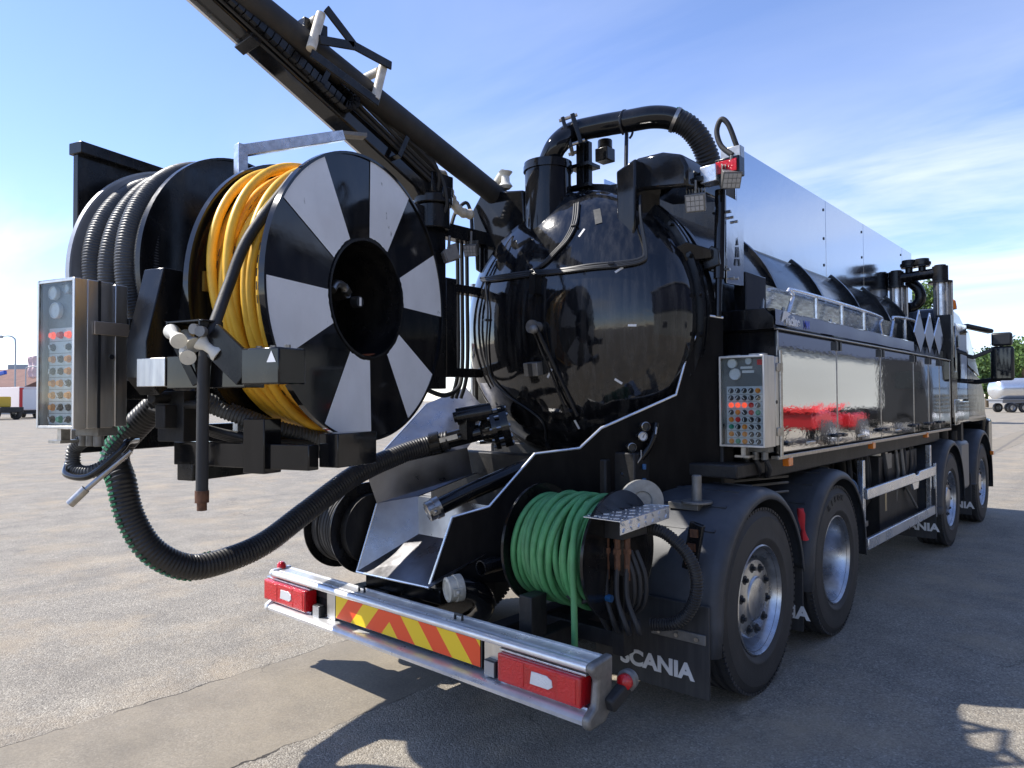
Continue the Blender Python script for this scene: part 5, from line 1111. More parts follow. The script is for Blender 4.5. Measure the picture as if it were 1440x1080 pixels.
# pointed polished fins at the front of the lid
for (a, b, c_, d_) in (((1291, 436), (1284, 467), (1293, 495), (1299, 473)), ((1306, 440), (1299, 470), (1306, 497), (1312, 474)), ((1319, 446), (1312, 473), (1319, 499), (1325, 478))):
    g = G(); g.prism([P(*q, X=1.235) for q in (a, b, c_, d_)], (0.012, 0, 0)); g.build('polished_fin', MIR, lid, sm=False, bevel=0.002)
g = G(); g.box(0.62, 3.62, 2.08, 1.22, 5.24, 2.16); g.build('locker_top', BLK, T, bevel=0.004)
# scuffed steel strip between lid and tank
g = G(); g.prism([(0.90, 0.72, 2.19), (0.93, 0.72, 2.43), (0.93, 4.4, 2.43), (0.90, 4.4, 2.19)], (-0.01, 0, 0)); sp_ = g.build('tank_side_strip', mat('scuffed_steel', (0.42, 0.47, 0.52), 0.8, 0.22, 0, var=0.5, vscale=22, stretch=(1, 0.5, 3), rvar=0.15), T)
g = G(); g.box(0.92, 0.40, 2.0, 1.0, 0.72, 2.45); g.build('strip_end_box', BLK, T, bevel=0.004)
# grab rails
def rail(pts, posts, x=1.0, r=0.016):
    g = G(); q = [P(a, b, X=x) for a, b in pts]; q[0].z = 2.19; q[-1].z = 2.19; g.tube(resample(spline([q[0], q[0].lerp(q[1], .8), q[1].lerp(q[2], 0.02), q[1].lerp(q[2], .97), q[2].lerp(q[3], 0.3), q[3]], 8), 0.02), r, 10)
    for pp in posts: c = P(pp[0], pp[1], X=x); g.tube([V((c.x, c.y, 2.19)), V((c.x, c.y, c.z))], 0.018, 8)
    return g.build('grab_rail', GALV, T)
rail([(1105, 437), (1118, 409), (1235, 444.5), (1241.6, 463)], [(1147, 417), (1183, 428), (1214, 437)])
rail([(1251, 466), (1257, 446), (1287, 452), (1292, 470)], [(1272, 449)])
# big polished panels on top of the tank
PX0 = 0.60
cor = [(1035, 213), (1160.5, 286), (1213.5, 316), (1268, 345), (1281.5, 352)]; bot = [(1047, 349), (1160.5, 387), (1213.5, 405), (1252, 416), (1262, 419)]
tops = [P(*q, X=PX0) for q in cor]; zt_p = sum(p.z for p in tops) / len(tops); ys_ = [p.y for p in tops]
zb_p = 2.80
side = None
for i in range(len(ys_) - 1):
    for sx_ in (1, -1):
        g = G(); g.box(min(sx_ * PX0, sx_ * (PX0 - 0.012)), ys_[i] + 0.003, zb_p, max(sx_ * PX0, sx_ * (PX0 - 0.012)), ys_[i + 1] - 0.003, zt_p)
        o = g.build('top_panel', MIRP, T, bevel=0.002)
        if sx_ > 0:
            g = G()
            for z in (zb_p + 0.12, (zb_p + zt_p) / 2, zt_p - 0.1): c = V((PX0, ys_[i + 1] - 0.06, z)); g.cyl(c, c + V((0.006, 0, 0)), 0.014, n=8)
            g.each('rivet', KNB, o)
g = G(); g.box(-PX0 + 0.02, ys_[0] + 0.02, zt_p - 0.09, PX0 - 0.02, ys_[-1] - 0.02, zt_p - 0.06); g.box(-PX0 + 0.02, ys_[0] + 0.01, 2.9, PX0 - 0.02, ys_[0] + 0.03, zt_p - 0.09); g.build('panel_deck', BLS, T)
g = G()
for y in (1.4, 2.6, 3.8, 5.0): g.bar((PX0 - 0.06, y, 2.7), (PX0 - 0.06, y, zt_p - 0.1), 0.04, 0.04)
g.bar((PX0 + 0.008, ys_[0], zb_p - 0.012), (PX0 + 0.008, ys_[-1], zb_p - 0.012), 0.03, 0.03); g.build('panel_frame', BLK, T)
g = G(); g.tube(spline([P(1048, 395, X=.95), P(1062, 400, X=.95), P(1066, 420, X=.96), P(1064, 445, X=.98)], 8), 0.04, 14); g.build('overflow_pipe', BLK, T)
# --- right-hand control cabinet
CM2 = Matrix.Translation((0.985, 0.03, 1.365)) 
cabR = cabinet('control_cabinet', CM2, 0.275, 0.215, 0.53, ['kkkko', 'kkkkk', 'RRRrk', 'kokrg', 'orkkk', 'gkokk', 'okokk', 'ogokk'], T, None, 5.0, 5, 0.665)
g = G(); g.box(0.13, 0.034, 0.43, 0.20, 0.0395, 0.445, CM2); g.box(0.12, 0.034, 0.455, 0.19, 0.0395, 0.468, CM2); g.build('panel_logo', LETW, cabR)
g = G(); g.box(0.22, 0.034, 0.475, 0.255, 0.0395, 0.505, CM2); g.build('red_tag', KNR, cabR)
for z in (0.06, 0.44):
    g = G(); g.box(0.277, 0.17, z, 0.284, 0.235, z + 0.05, CM2); g.cyl(CM2 @ V((0.28, 0.24, z - 0.005)), CM2 @ V((0.28, 0.24, z + 0.055)), 0.011, n=10); g.build('hinge', FIT, cabR, bevel=0.003)
g = G(); c = CM2 @ V((0.275, 0.175, 0.26)); g.cyl(c, c + V((0.004, 0, 0)), 0.011, n=14); g.build('lock', KNB, cabR)
g = G(); g.box(0.15, 0.08, 0.53, 0.24, 0.14, 0.545, CM2); g.box(0.02, 0.08, 0.53, 0.10, 0.12, 0.54, CM2); g.build('lifting_lug', FIT, cabR, bevel=0.002)
g = G(); g.box(-0.1, 0.216, 0.05, 0.27, 0.235, 0.5, CM2); g.build('cabinet_back_plate', BLK, cabR)
g = G(); g.cyl((1.262, 0.262, 1.30), (1.262, 0.262, 1.93), 0.014, n=10); g.build('cabinet_post', FIT, T)
g = G()
for k in range(3): c = CM2 @ V((0.11 + 0.06 * k, 0.12, -0.08)); g.tube(spline([c, c + V((0.01, 0.03, -0.05)), c + V((-0.03, 0.1, -0.10)), c + V((-0.08, 0.25, -0.09))], 6), 0.014, 8)
g.build('control_cables', RUB, T)
g = G(); g.tube(spline([V((0.98, 0.16, 1.62)), V((0.96, 0.12, 1.5)), V((0.95, 0.10, 1.4)), V((0.97, 0.12, 1.34))], 6), 0.015, 8); g.build('brake_hose', RUB, T)
# amber side markers
for px, py in ((1108, 650), (1226, 627), (1302, 612), (1395, 637)):
    c = P(px, py, X=1.24 if px < 1390 else 1.30); g = G(); g.box(c.x - 0.02, c.y - 0.035, c.z - 0.022, c.x + 0.02, c.y + 0.035, c.z + 0.03); g.build('side_marker', ORG, T, bevel=0.004)
# --- side guard rails
for s in (1, -1):
    g = G(); x = s * 1.235
    g.prism([(x, 2.11, 0.845), (x, 4.56, 0.835), (x, 4.56, 0.935), (x, 3.86, 0.932), (x, 3.80, 0.905), (x, 3.70, 0.905), (x, 3.64, 0.932), (x, 2.11, 0.928)], (-s * 0.03, 0, 0)); gr = g.build('side_guard', ALUP, T, bevel=0.006)
    g = G(); g.prism([(x, 2.11, 0.45), (x, 4.56, 0.44), (x, 4.56, 0.53), (x, 2.11, 0.54)], (-s * 0.03, 0, 0)); g.build('lower_rail', ALUP, gr, bevel=0.006)
    g = G()
    for y in (2.14, 4.50): g.box(min(x - s * 0.035, x - s * 0.08), y - 0.03, 0.42, max(x - s * 0.035, x - s * 0.08), y + 0.03, 1.15)
    g.box(min(x - s * 0.03, x - s * 0.004), 4.565, 0.40, max(x - s * 0.03, x - s * .004), 4.60, 0.96); g.each('guard_post', GALV, gr, bevel=0.004)
g = G(); g.prism([(1.20, 3.68, 0.845), (1.20, 3.98, 0.845), (1.20, 3.93, 0.76), (1.20, 3.76, 0.76)], (-0.02, 0, 0)); g.build('guard_step', ALUP, T)
# pumps, filters, pipes and dark fill under the lockers
g = G(); c = P(1232, 670, X=1.02); g.cyl((1.0, c.y, 0.62), (1.0, c.y, 1.14), 0.105, n=24); o = g.build('filter_canister', mat('brass_tinted_steel', (0.32, 0.28, 0.19), 0.8, 0.35, dust=0.4), T)
g = G(); g.lathe([(0.106, -0.02), (0.118, -0.02), (0.118, 0.02), (0.106, 0.02)], (1.0, c.y, 1.13), (0, 0, 1), 24); g.cyl((1.0, c.y, 1.14), (1.0, c.y, 1.30), 0.06, n=16); g.build('canister_head', FIT, o)
g = G(); random.seed(21)
for k in range(16):
    y = 2.3 + 2.1 * random.random(); x = 0.6 + 0.45 * random.random(); z = 0.62 + 0.5 * random.random()
    if k % 3 == 0: g.cyl((x, y, z), (x, y + 0.22 * random.random() + 0.1, z + random.uniform(-0.1, 0.1)), 0.05 + 0.05 * random.random(), n=14)
    elif k % 3 == 1: g.box(x - 0.07, y - 0.08, z - 0.1, x + 0.07, y + 0.1, z + 0.1)
    else: g.cyl((x, y, z - 0.15), (x, y, z + 0.3), 0.04 + 0.03 * random.random(), n=14)
g.box(0.46, 2.1, 0.6, 0.62, 4.5, 1.3); g.box(0.5, 2.95, 0.34, 1.10, 4.36, 1.12); g.box(0.5, 2.15, 0.5, 0.85, 2.95, 1.25); g.build('pump_and_shade_fill', CHS, T, bevel=0.006)  # big boxes are added filler that makes the underbody shade dark
g = G(); random.seed(22)
for k in range(14):
    y = 2.25 + 2.1 * random.random(); x = 0.95 + 0.15 * random.random(); z0 = 1.25; z1 = 0.55 + 0.3 * random.random()
    g.tube(spline([V((x, y, z0)), V((x + 0.04, y + random.uniform(-0.1, 0.1), 0.95)), V((x - 0.03, y + random.uniform(-0.2, 0.2), z1)), V((x - 0.2, y + random.uniform(-0.3, 0.3), z1 + 0.05))], 6), random.choice((0.012, 0.017, 0.024)), 8)
g.build('underbody_hoses', RUB, T)
g = G(); random.seed(23)
for k in range(8): y = 2.2 + 0.05 * k; g.cyl((1.06, y, 0.60), (1.06, y, 0.67), 0.016, n=8)
g.box(1.0, 2.16, 0.56, 1.10, 2.60, 0.605)
g.tube([(1.1, 3.5, 1.2), (1.12, 3.52, 0.95), (1.08, 3.55, 0.62)], 0.016, 8); g.tube([(1.1, 3.7, 1.2), (1.12, 3.72, 0.9)], 0.02, 8); g.tube([(1.12, 3.75, 0.8), (1.16, 4.05, 0.55)], 0.012, 8); g.box(1.04, 3.1, 1.0, 1.12, 3.3, 1.14)
g.each('underbody_fitting', GREY, T, bevel=0.002)
g = G(); g.tube(spline([V((1.12, 1.95, 1.02)), V((1.16, 2.05, 0.95)), V((1.15, 2.12, 0.7)), V((1.1, 2.18, 0.5))], 7), 0.016, 8); g.build('blue_air_line', BLU, T)
g = G(); g.lathe([(0.001, 0), (0.1, 0), (0.115, 0.02), (0.001, 0.06)], (1.0, 3.25, 1.22), (1, -0.3, 0), 24); g.build('round_cover', FIT, T)
# tank between the front wheels and step
g = G(); g.box(0.85, 5.92, 0.52, 1.235, 6.46, 1.12); g.build('air_tank_box', mat('grey_box', (0.16, 0.17, 0.18), 0.3, 0.45, dust=0.3), T, bevel=0.05)
g = G(); g.box(0.7, 5.4, 1.0, 1.0, 6.6, 1.28); g.cyl((1.05, 5.9, 1.12), (1.05, 5.9, 1.3), 0.06, n=14); g.cyl((1.12, 6.1, 1.12), (1.12, 6.1, 1.24), 0.05, n=14); g.box(1.06, 6.18, 1.1, 1.2, 6.3, 1.36); g.build('battery_box', CHS, T, bevel=0.006)
# --- filter towers behind the cab
FY = 5.45
def tower(x, z0, z1, n=4):
    g = G(); g.cyl((x, FY, z0), (x, FY, z1), 0.075, n=20)
    o = g.build('filter_tower', GALV, T)
    g = G()
    for k in range(n): a = R_(-100 + k * 50); c = V((x + 0.11 * math.cos(a), FY + 0.09 * math.sin(a), 0)); g.cyl(c + V((0, 0, z0)), c + V((0, 0, z1 + 0.01)), 0.014, n=8)
    g.build('tie_rod', FIT, o)
    g = G(); g.cyl((x, FY, z1), (x, FY, z1 + 0.025), 0.125, n=20); g.cyl((x, FY, z1 + 0.025), (x, FY, z1 + 0.20), 0.082, n=20); g.cyl((x, FY, z1 + 0.20), (x, FY, z1 + 0.215), 0.06, n=14); g.build('tower_head', BLS, o)
    return o
zA = P(1322, 399, Y=FY).z; xR = P(1323, 430, Y=FY).x; xL = P(1261, 430, Y=FY).x
tower(xR, 2.1, zA); tower(xL, 2.1, zA - 0.01)
g = G(); g.cyl((xL, FY, zA + 0.11), (xR, FY, zA + 0.13), 0.06, n=16)
for f in (0.3, 0.6): x = xL + (xR - xL) * f; g.cyl((x, FY, zA + 0.12), (x, FY, zA + 0.22), 0.04, n=12); g.cyl((x, FY, zA + 0.22), (x, FY, zA + 0.31), 0.085, 0.075, 16); g.cyl((x, FY, zA + 0.24), (x, FY, zA + 0.27), 0.095, n=16)
g.build('relief_valves', BLS, T)
g = G(); a = P(1286, 385, Y=5.6); g.tube(spline([V((xL + 0.1, 5.55, 2.72)), V((xL + .16, 5.6, 2.74)), V((xL + .22, 5.6, 2.82)), V((xL + 0.2, 5.6, 2.94)), V((xL + .1, 5.6, 3.05))], 8), 0.06, 16); g.build('exhaust_bend', BLS, T)
g = G(); g.box(1.12, 5.30, 1.42, 1.262, 5.44, 2.58); g.box(0.5, 5.32, 1.3, 1.12, 5.42, 2.4); g.build('cab_rear_column', BLS, T, bevel=0.008)
# --- cab
def cabprof(x, inset):
    i = inset
    return [(x, 5.72, 1.36), (x, 5.72, 2.60), (x * 0.96, 5.82, 2.72 - i), (x * 0.93, 6.55, 2.72 - i), (x * 0.93, 6.85, 2.64 - i), (x * 0.95, 7.35, 2.2), (x * 0.97, 7.75, 1.72), (x * 0.97, 8.02, 1.5), (x * .97, 8.08, 0.62), (x * .97, 7.92, 0.62), (x, 7.86, 1.32), (x, 6.72, 1.32)]
g = G(); A = [V(p) for p in cabprof(1.215, 0)]; B_ = [V((-p.x, p.y, p.z)) for p in A]; n = len(A)
g.add(A + B_, [tuple(range(n)), tuple(range(2 * n - 1, n - 1, -1))] + [(i, n + i, n + (i + 1) % n, (i + 1) % n) for i in range(n)]); cab = g.build('cab', BLK, T, bevel=0.05)
for s in (1, -1):
    x = s * 1.222
    g = G(); g.prism([(x, 5.74, 1.62), (x, 5.74, 2.52), (x, 6.42, 2.54), (x, 6.42, 1.62)], (s * 0.012, 0, 0)); g.build('cab_side_panel', MIR, cab, bevel=0.004)
    g = G(); g.prism([(x, 6.46, 1.40), (x, 6.46, 2.02), (x, 7.42, 1.88), (x, 7.70, 1.66), (x, 7.70, 1.40)], (s * 0.010, 0, 0)); dr = g.build('cab_door', BLK, cab, bevel=0.006)
    g = G(); g.prism([(x * .99, 6.50, 2.05), (x * .965, 6.50, 2.50), (x * .965, 6.80, 2.48), (x * .985, 7.34, 1.93)], (s * 0.022, 0, 0)); g.build('side_window', DGL, cab)
    g = G(); g.bar((x + s * .02, 6.55, 1.86), (x + s * .02, 6.72, 1.86), 0.03, 0.03); g.build('door_handle', KNB, dr)
    # mirrors
    mx_, my_ = s * 1.52, 7.05
    def mp_(px, py): q = P(px, py, X=1.52); return V((s * q.x, q.y, q.z))
    c = mp_(1409, 511); g = G(); g.box(c.x - 0.12, c.y - 0.04, c.z - 0.22, c.x + 0.13, c.y + 0.05, c.z + 0.22); mr = g.build('door_mirror', KNB, T, bevel=0.035)
    g = G(); g.box(c.x - 0.09, c.y - 0.0445, c.z - 0.19, c.x + 0.10, c.y - 0.041, c.z + 0.19); g.build('mirror_glass', DGL, mr, sm=False)
    c2 = mp_(1408, 477); g = G(); g.box(c2.x - 0.105, c2.y - 0.04, c2.z - 0.085, c2.x + 0.115, c2.y + 0.07, c2.z + 0.085); g.cyl(c2, V((c2.x, c2.y, c.z + 0.2)), 0.025, n=10); g.build('wide_angle_mirror', KNB, mr, bevel=0.04)
    g = G(); at = mp_(1364, 491); ab_ = mp_(1385, 537); w0 = V((s * 1.18, 6.95, at.z)); w1 = V((s * 1.19, 7.1, ab_.z + 0.02))
    g.bar(w0, V((c.x - s * .05, c.y, c.z + 0.2)), 0.045, 0.05); g.bar(w1, V((c.x - s * 0.02, c.y, c.z - 0.2)), 0.05, 0.06); g.bar(w0, w1, 0.05, 0.05, (1, 0, 0)); g.build('mirror_arm', KNB, mr, bevel=0.012)
    q = mp_(1381, 458); g = G(); g.bar(V((s * 1.13, 6.9, 2.58)), V((s * 1.40, 7.15, 2.50)), 0.11, 0.06); g.build('kerb_mirror', KNB, mr, bevel=0.025)
g = G(); g.prism([(-1.05, 6.93, 2.60), (1.05, 6.93, 2.60), (1.10, 7.74, 1.76), (-1.10, 7.74, 1.76)], (0, 0.02, 0.025)); g.build('windscreen', DGL, cab)
c = P(1336, 427, Y=5.95); g = G(); g.lathe([(0.07, 0), (0.07, 0.03), (0.06, 0.10), (0.03, 0.125), (0.001, 0.13)], (c.x, c.y, c.z - 0.07), (0, 0, 1), 20); g.build('beacon', ORG, cab)
g = G(); g.box(-0.9, 5.9, 2.725, 0.5, 6.6, 2.79); g.build('roof_pod', mat('white_pod', (0.7, 0.7, 0.7), 0, 0.4), cab, bevel=0.03)
g = G(); g.box(0.93, 5.44, 1.36, 1.25, 5.70, 1.95); g.build('intake_box', BLS, T, bevel=0.01)
g = G(); g.box(1.0, 5.46, 1.33, 1.262, 5.75, 1.62); g.box(1.0, 5.76, 1.35, 1.25, 6.4, 1.6); g.build('polished_step_box', MIR, T, bevel=0.005)
g = G(); g.box(0.9, 7.9, 0.45, 1.24, 8.25, 1.35); g.box(-1.24, 7.9, 0.45, -0.9, 8.25, 1.35); g.box(-0.9, 8.05, 0.4, 0.9, 8.28, 0.95); g.build('front_bumper', BLK, T, bevel=0.05)
# red cloth tucked behind the fender
g = G(); random.seed(5); cc = P(1129, 738, X=1.26); ring = []
for k in range(7):
    zc = cc.z + 0.10 - 0.034 * k; 
    for i in range(10):
        a = 2 * math.pi * i / 10; r = 0.028 + 0.012 * math.sin(k * 1.3) + random.uniform(-0.008, 0.008); ring.append(V((cc.x - 0.015 + r * 0.6 * math.cos(a), cc.y + 0.01 * k + r * math.sin(a), zc)))
g.add(ring, [(k * 10 + i, k * 10 + (i + 1) % 10, (k + 1) * 10 + (i + 1) % 10, (k + 1) * 10 + i) for k in range(6) for i in range(10)] + [tuple(range(9, -1, -1)), tuple(range(60, 70))])
tag(g.build('cloth', REDRAG, None, ang=80), 'crumpled red cloth tucked between the two rear fenders of the truck', 'cloth')

# ================================================================== surroundings
def bmat(name, col, rough=0.6, metal=0.0, **k): return mat(name, col, metal, rough, **k)
def G2(px, depth):   # a ground point at a photo column and a depth along the view
    v = ray(px, 562); v = V((v.x, v.y, 0)); f = V((_d0.x, _d0.y, 0)); return V((CAM.x, CAM.y, 0)) + v * (depth / v.dot(f))
CW = bmat('truck_white', (0.72, 0.70, 0.70), 0.4); CRD = bmat('truck_red', (0.55, 0.03, 0.03), 0.35); CGR = bmat('truck_grey', (0.34, 0.36, 0.38), 0.4); CDK = bmat('truck_dark', (0.02, 0.021, 0.024), 0.3, coat=0.4); GLS = DGL
wheel_proto = {}
def small_wheel(parent, x, y, r=0.5, w=0.3):
    key = (r, w)
    if key not in wheel_proto:
        g = G(); g.lathe([(r * 0.55, -w / 2), (r * 0.9, -w / 2), (r, -w * 0.4), (r, w * 0.4), (r * 0.9, w / 2), (r * 0.55, w / 2)], (0, 0, 0), (1, 0, 0), 28); a = g.build('tyre', TYR)
        g = G(); g.lathe([(r * 0.58, -w * 0.42), (r * 0.5, -w * 0.1), (r * 0.3, -w * 0.1), (0.001, -w * 0.25), (0.001, w * 0.25), (r * 0.3, w * 0.1), (r * 0.5, w * 0.1), (r * 0.58, w * 0.42)], (0, 0, 0), (1, 0, 0), 24); b = g.build('rim', RIMM)
        wheel_proto[key] = [a, b]; first = True
    else: first = False
    e = bpy.data.objects.new('wheel', None); COL.objects.link(e); e.parent = parent; e.location = (x, y, r)
    for o in wheel_proto[key]:
        if first: o.parent = e
        else: copyobj(o, e)
def box_truck(name, label, cat, loc, rz, body, cabm, L=7.5, H=3.3, tail=None, group=None):
    t = root(name, label, cat, loc, rz, group)
    g = G(); g.box(-1.2, -L / 2, 0.85, 1.2, L / 2 - 2.0, H); g.build('box_body', body, t, bevel=0.04)
    g = G(); A = [(1.18, L / 2 - 1.85, 0.6), (1.18, L / 2 - 1.85, 2.75), (1.18, L / 2 - 0.75, 2.75), (1.18, L / 2, 1.75), (1.18, L / 2 + .1, 0.6)]; g.prism(A, (-2.36, 0, 0)); g.build('cab', cabm, t, bevel=0.06)
    g = G(); g.prism([(1.1, L / 2 - 0.72, 2.66), (1.1, L / 2 - 0.03, 1.8), (-1.1, L / 2 - 0.03, 1.8), (-1.1, L / 2 - 0.72, 2.66)], (0, 0.03, 0.03)); g.build('windscreen', DGL, t)
    for s in (-1, 1): g = G(); g.prism([(s * 1.185, L / 2 - 1.6, 1.8), (s * 1.185, L / 2 - 1.6, 2.55), (s * 1.185, L / 2 - 0.85, 2.55), (s * 1.185, L / 2 - 0.3, 1.8)], (s * 0.02, 0, 0)); g.build('side_window', DGL, t)
    g = G(); g.box(-0.45, -L / 2 + 0.1, 0.55, 0.45, L / 2 - 0.3, 0.849); g.box(-1.15, -L / 2, 0.5, 1.15, -L / 2 + 0.1, 0.7); g.build('chassis', CHS, t)
    for y in (-L / 2 + 1.5, L / 2 - 0.95):
        for s in (-1, 1): small_wheel(t, s * 1.03, y)
    if tail:
        g = G()
        for s in (-1, 1): g.box(s * 1.0 - 0.19, -L / 2 - 0.02, 1.0, s * 1.0 + 0.19, -L / 2 - 0.002, H - 0.1)
        g.each('rear_stripe', tail, t)
    g = G(); g.box(-0.9, -L / 2 - 0.03, 0.95, 0.9, -L / 2 - 0.021, H - 0.25)
    for k in range(6): g.box(-0.88, -L / 2 - 0.045, 1.0 + k * (H - 1.3) / 6, 0.88, -L / 2 - 0.031, 1.03 + k * (H - 1.3) / 6)
    g.build('shutter', body if not tail else CW, t)
    for s in (-1, 1): g = G(); g.box(s * 1.05 - 0.1, -L / 2 - 0.02, 0.56, s * 1.05 + 0.1, -L / 2 - 0.001, 0.68); g.build('tail_lamp', RED, t)
    return t
vrot = math.atan2(-_d0.x, _d0.y)
d1 = G2(24, 74); box_truck('service_truck', 'white box truck with red rear corner stripes parked across the yard', 'truck', d1, vrot + R_(58), bmat('pale_pink_white', (0.68, 0.60, 0.59), 0.4), CW, 6.5, 3.2, CRD)
d2 = G2(56, 80); box_truck('grey_truck', 'pale grey box truck standing beside the red and white truck', 'truck', d2, vrot + R_(20), CGR, CW, 7.0, 3.3)
# loader crane machine at the edge of the yard
lc = root('yard_crane', 'blue and yellow wheeled loader crane parked beside the white box truck', 'machine', G2(-8, 68), vrot + R_(70))
g = G(); g.box(-1.1, -2.5, 0.7, 1.1, 2.2, 1.2); g.build('chassis', CHS, lc, bevel=0.05)
g = G(); g.box(-0.8, -1.2, 1.2, 0.8, 0.6, 2.2); g.build('engine_cover', bmat('crane_yellow', (0.65, 0.4, 0.03), 0.4), lc, bevel=0.08)
g = G(); g.bar((0, 0.4, 1.9), (0, 1.6, 4.0), 0.4, 0.45); g.bar((0, 1.6, 4.0), (0, -1.5, 4.5), 0.3, 0.36); g.build('arm', bmat('crane_blue', (0.03, 0.09, 0.45), 0.4), lc, bevel=0.04)
for y in (-1.5, 1.4):
    for s in (-1, 1): small_wheel(lc, s * 1.05, y, 0.6, 0.4)
# low building with brown roof
def shed(name, label, loc, rz, L, D, He, Hr, wm, rm, wins=0, parent_cat='building'):
    t = root(name, label, parent_cat, loc, rz)
    g = G(); g.box(-L / 2, -D / 2, 0, L / 2, D / 2, He); g.build('wall', wm, t)
    g = G(); g.prism([(-L / 2 - 0.6, -D / 2 - 0.7, He + 0.02), (-L / 2 - 0.6, D / 2 + 0.7, He + 0.02), (-L / 2 - 0.6, 0, Hr)], (L + 1.2, 0, 0)); g.build('roof', rm, t, sm=False)
    for i in range(wins):
        x = -L / 2 + (i + 0.7) * L / (wins + 0.4); g = G(); g.box(x - 0.9, -D / 2 - 0.06, 1.2, x + 0.9, -D / 2 - 0.005, 2.7); o = g.build('window', CW, t); g = G(); g.box(x - 0.82, -D / 2 - 0.075, 1.28, x + 0.82, -D / 2 - 0.062, 2.62); g.build('pane', DGL, o)
    return t
BRN = bmat('brown_roof_tiles', (0.17, 0.085, 0.065), 0.8, var=0.2, vscale=0.8); PAL = bmat('pale_render', (0.55, 0.53, 0.50), 0.8)
shed('brown_roofed_hall', 'long low hall with brown pitched roof beyond the yard', G2(-60, 130), vrot + R_(-10), 44, 16, 4.2, 7.6, PAL, BRN, 9)
ob_ = root('office_block', 'distant grey office block with a blue and white sign on its face', 'building', G2(58, 165), vrot); 
g = G(); g.box(-5, -4, 0, 9, 8, 10.2); g.build('wall', bmat('block_grey', (0.30, 0.33, 0.36), 0.6), ob_)
g = G(); g.box(-3.4, -4.15, 6.2, 2.5, -4.02, 8.8); sg = g.build('sign_board', CW, ob_); g = G(); g.box(-3.1, -4.2, 6.9, 2.2, -4.16, 8.2); g.build('sign_band', bmat('sign_blue', (0.05, 0.2, 0.6), 0.5), sg)
for i in range(4):
    for j in range(2): g = G(); g.box(-4.2 + i * 3.2, -4.06, 1.2 + j * 2.7, -2.2 + i * 3.2, -4.005, 2.9 + j * 2.7); g.build('window', DGL, ob_)
# street lamps and flags
PGY = bmat('lamp_pole_grey', (0.36, 0.38, 0.40), 0.5, 0.5)
def lamp(px, depth, H, label, rz):
    t = root('street_lamp', label, 'street lamp', G2(px, depth), rz)
    g = G(); g.tube(spline([V((0, 0, 0)), V((0, 0, H * 0.5)), V((0, 0, H * 0.9)), V((-0.25, 0, H * 0.975)), V((-0.9, 0, H)), V((-1.7, 0, H * 0.995))], 8), 0.09, 10); g.cyl((0, 0, 0), (0, 0, 1.0), 0.14, n=12); g.build('pole', PGY, t)
    g = G(); g.box(-2.3, -0.16, H * 0.97, -1.6, 0.16, H * 1.005); g.build('lamp_head', PGY, t, bevel=0.04)
lamp(21, 88, 9.9, 'tall grey street lamp with curved arm behind the white box truck', vrot)
lamp(36, 118, 7.6, 'shorter grey street lamp in front of the brown roofed hall', vrot + math.pi)
for px, dp, lab in ((46.5, 122, 'tall flagpole with faded white and pink flag closer to the brown hall'), (52.5, 120, 'tall flagpole with faded white and pink flag closer to the office block')):
    t = root('flagpole', lab, 'flagpole', G2(px, dp), vrot)
    g = G(); g.cyl((0, 0, 0), (0, 0, 9.6), 0.08, 0.05, 10); g.build('pole', CW, t)
    g = G(); n = 12; vs = []
    for i in range(n + 1):
        for x in (-0.08, -0.5, -0.95): vs.append((x, 0.10 * math.sin(i * 0.9 + x * 3), 9.5 - 3.6 * i / n))
    g.add(vs, [(i * 3 + j, i * 3 + j + 1, (i + 1) * 3 + j + 1, (i + 1) * 3 + j) for i in range(n) for j in range(2)]); g.build('flag', bmat('flag_cloth', (0.68, 0.52, 0.52), 0.8, var=0.2, vscale=1.5), t, solid=0.02)
# low wall behind the parked trucks
g = G(); g.box(-16, -0.2, 0, 30, 0.2, 2.4)
for i in range(12): g.box(-16 + i * 4 - 0.15, -0.32, 0, -16 + i * 4 + 0.15, -0.2, 2.5)
o = g.build('boundary_wall', bmat('concrete_grey', (0.38, 0.37, 0.35), 0.85, var=0.1, vscale=0.5)); o.location = G2(0, 98); o.rotation_euler = (0, 0, vrot + R_(-6)); tag(o, 'pale concrete boundary wall behind the parked box trucks', 'wall')
# tanker trailer on the right
tk = root('tanker_trailer', 'silver tanker trailer parked in the yard before the trees', 'trailer', G2(1462, 76), vrot + R_(93))
g = G(); prof = [(0.001, -5.2), (0.7, -5.15), (1.05, -5.0), (1.18, -4.75), (1.2, 4.75), (1.05, 5.0), (0.7, 5.15), (0.001, 5.2)]; g.lathe([(r, h) for r, h in prof], (0, 0, 2.45), (0, 1, 0), 36); g.build('tank', bmat('tank_silver', (0.72, 0.74, 0.76), 0.25, 0.8, var=0.05), tk)
g = G(); g.box(-1.0, -4.9, 1.0, 1.0, 4.9, 1.3); g.box(-1.22, -5.0, 1.30, 1.22, 5.0, 1.42); g.box(-1.1, -1.0, 0.5, 1.1, 2.0, 1.0); g.build('chassis', bmat('trailer_grey', (0.22, 0.23, 0.25), 0.5), tk)
for y in (3.9, 2.6, -3.6, -4.6):
    for s in (-1, 1): small_wheel(tk, s * 1.02, y)
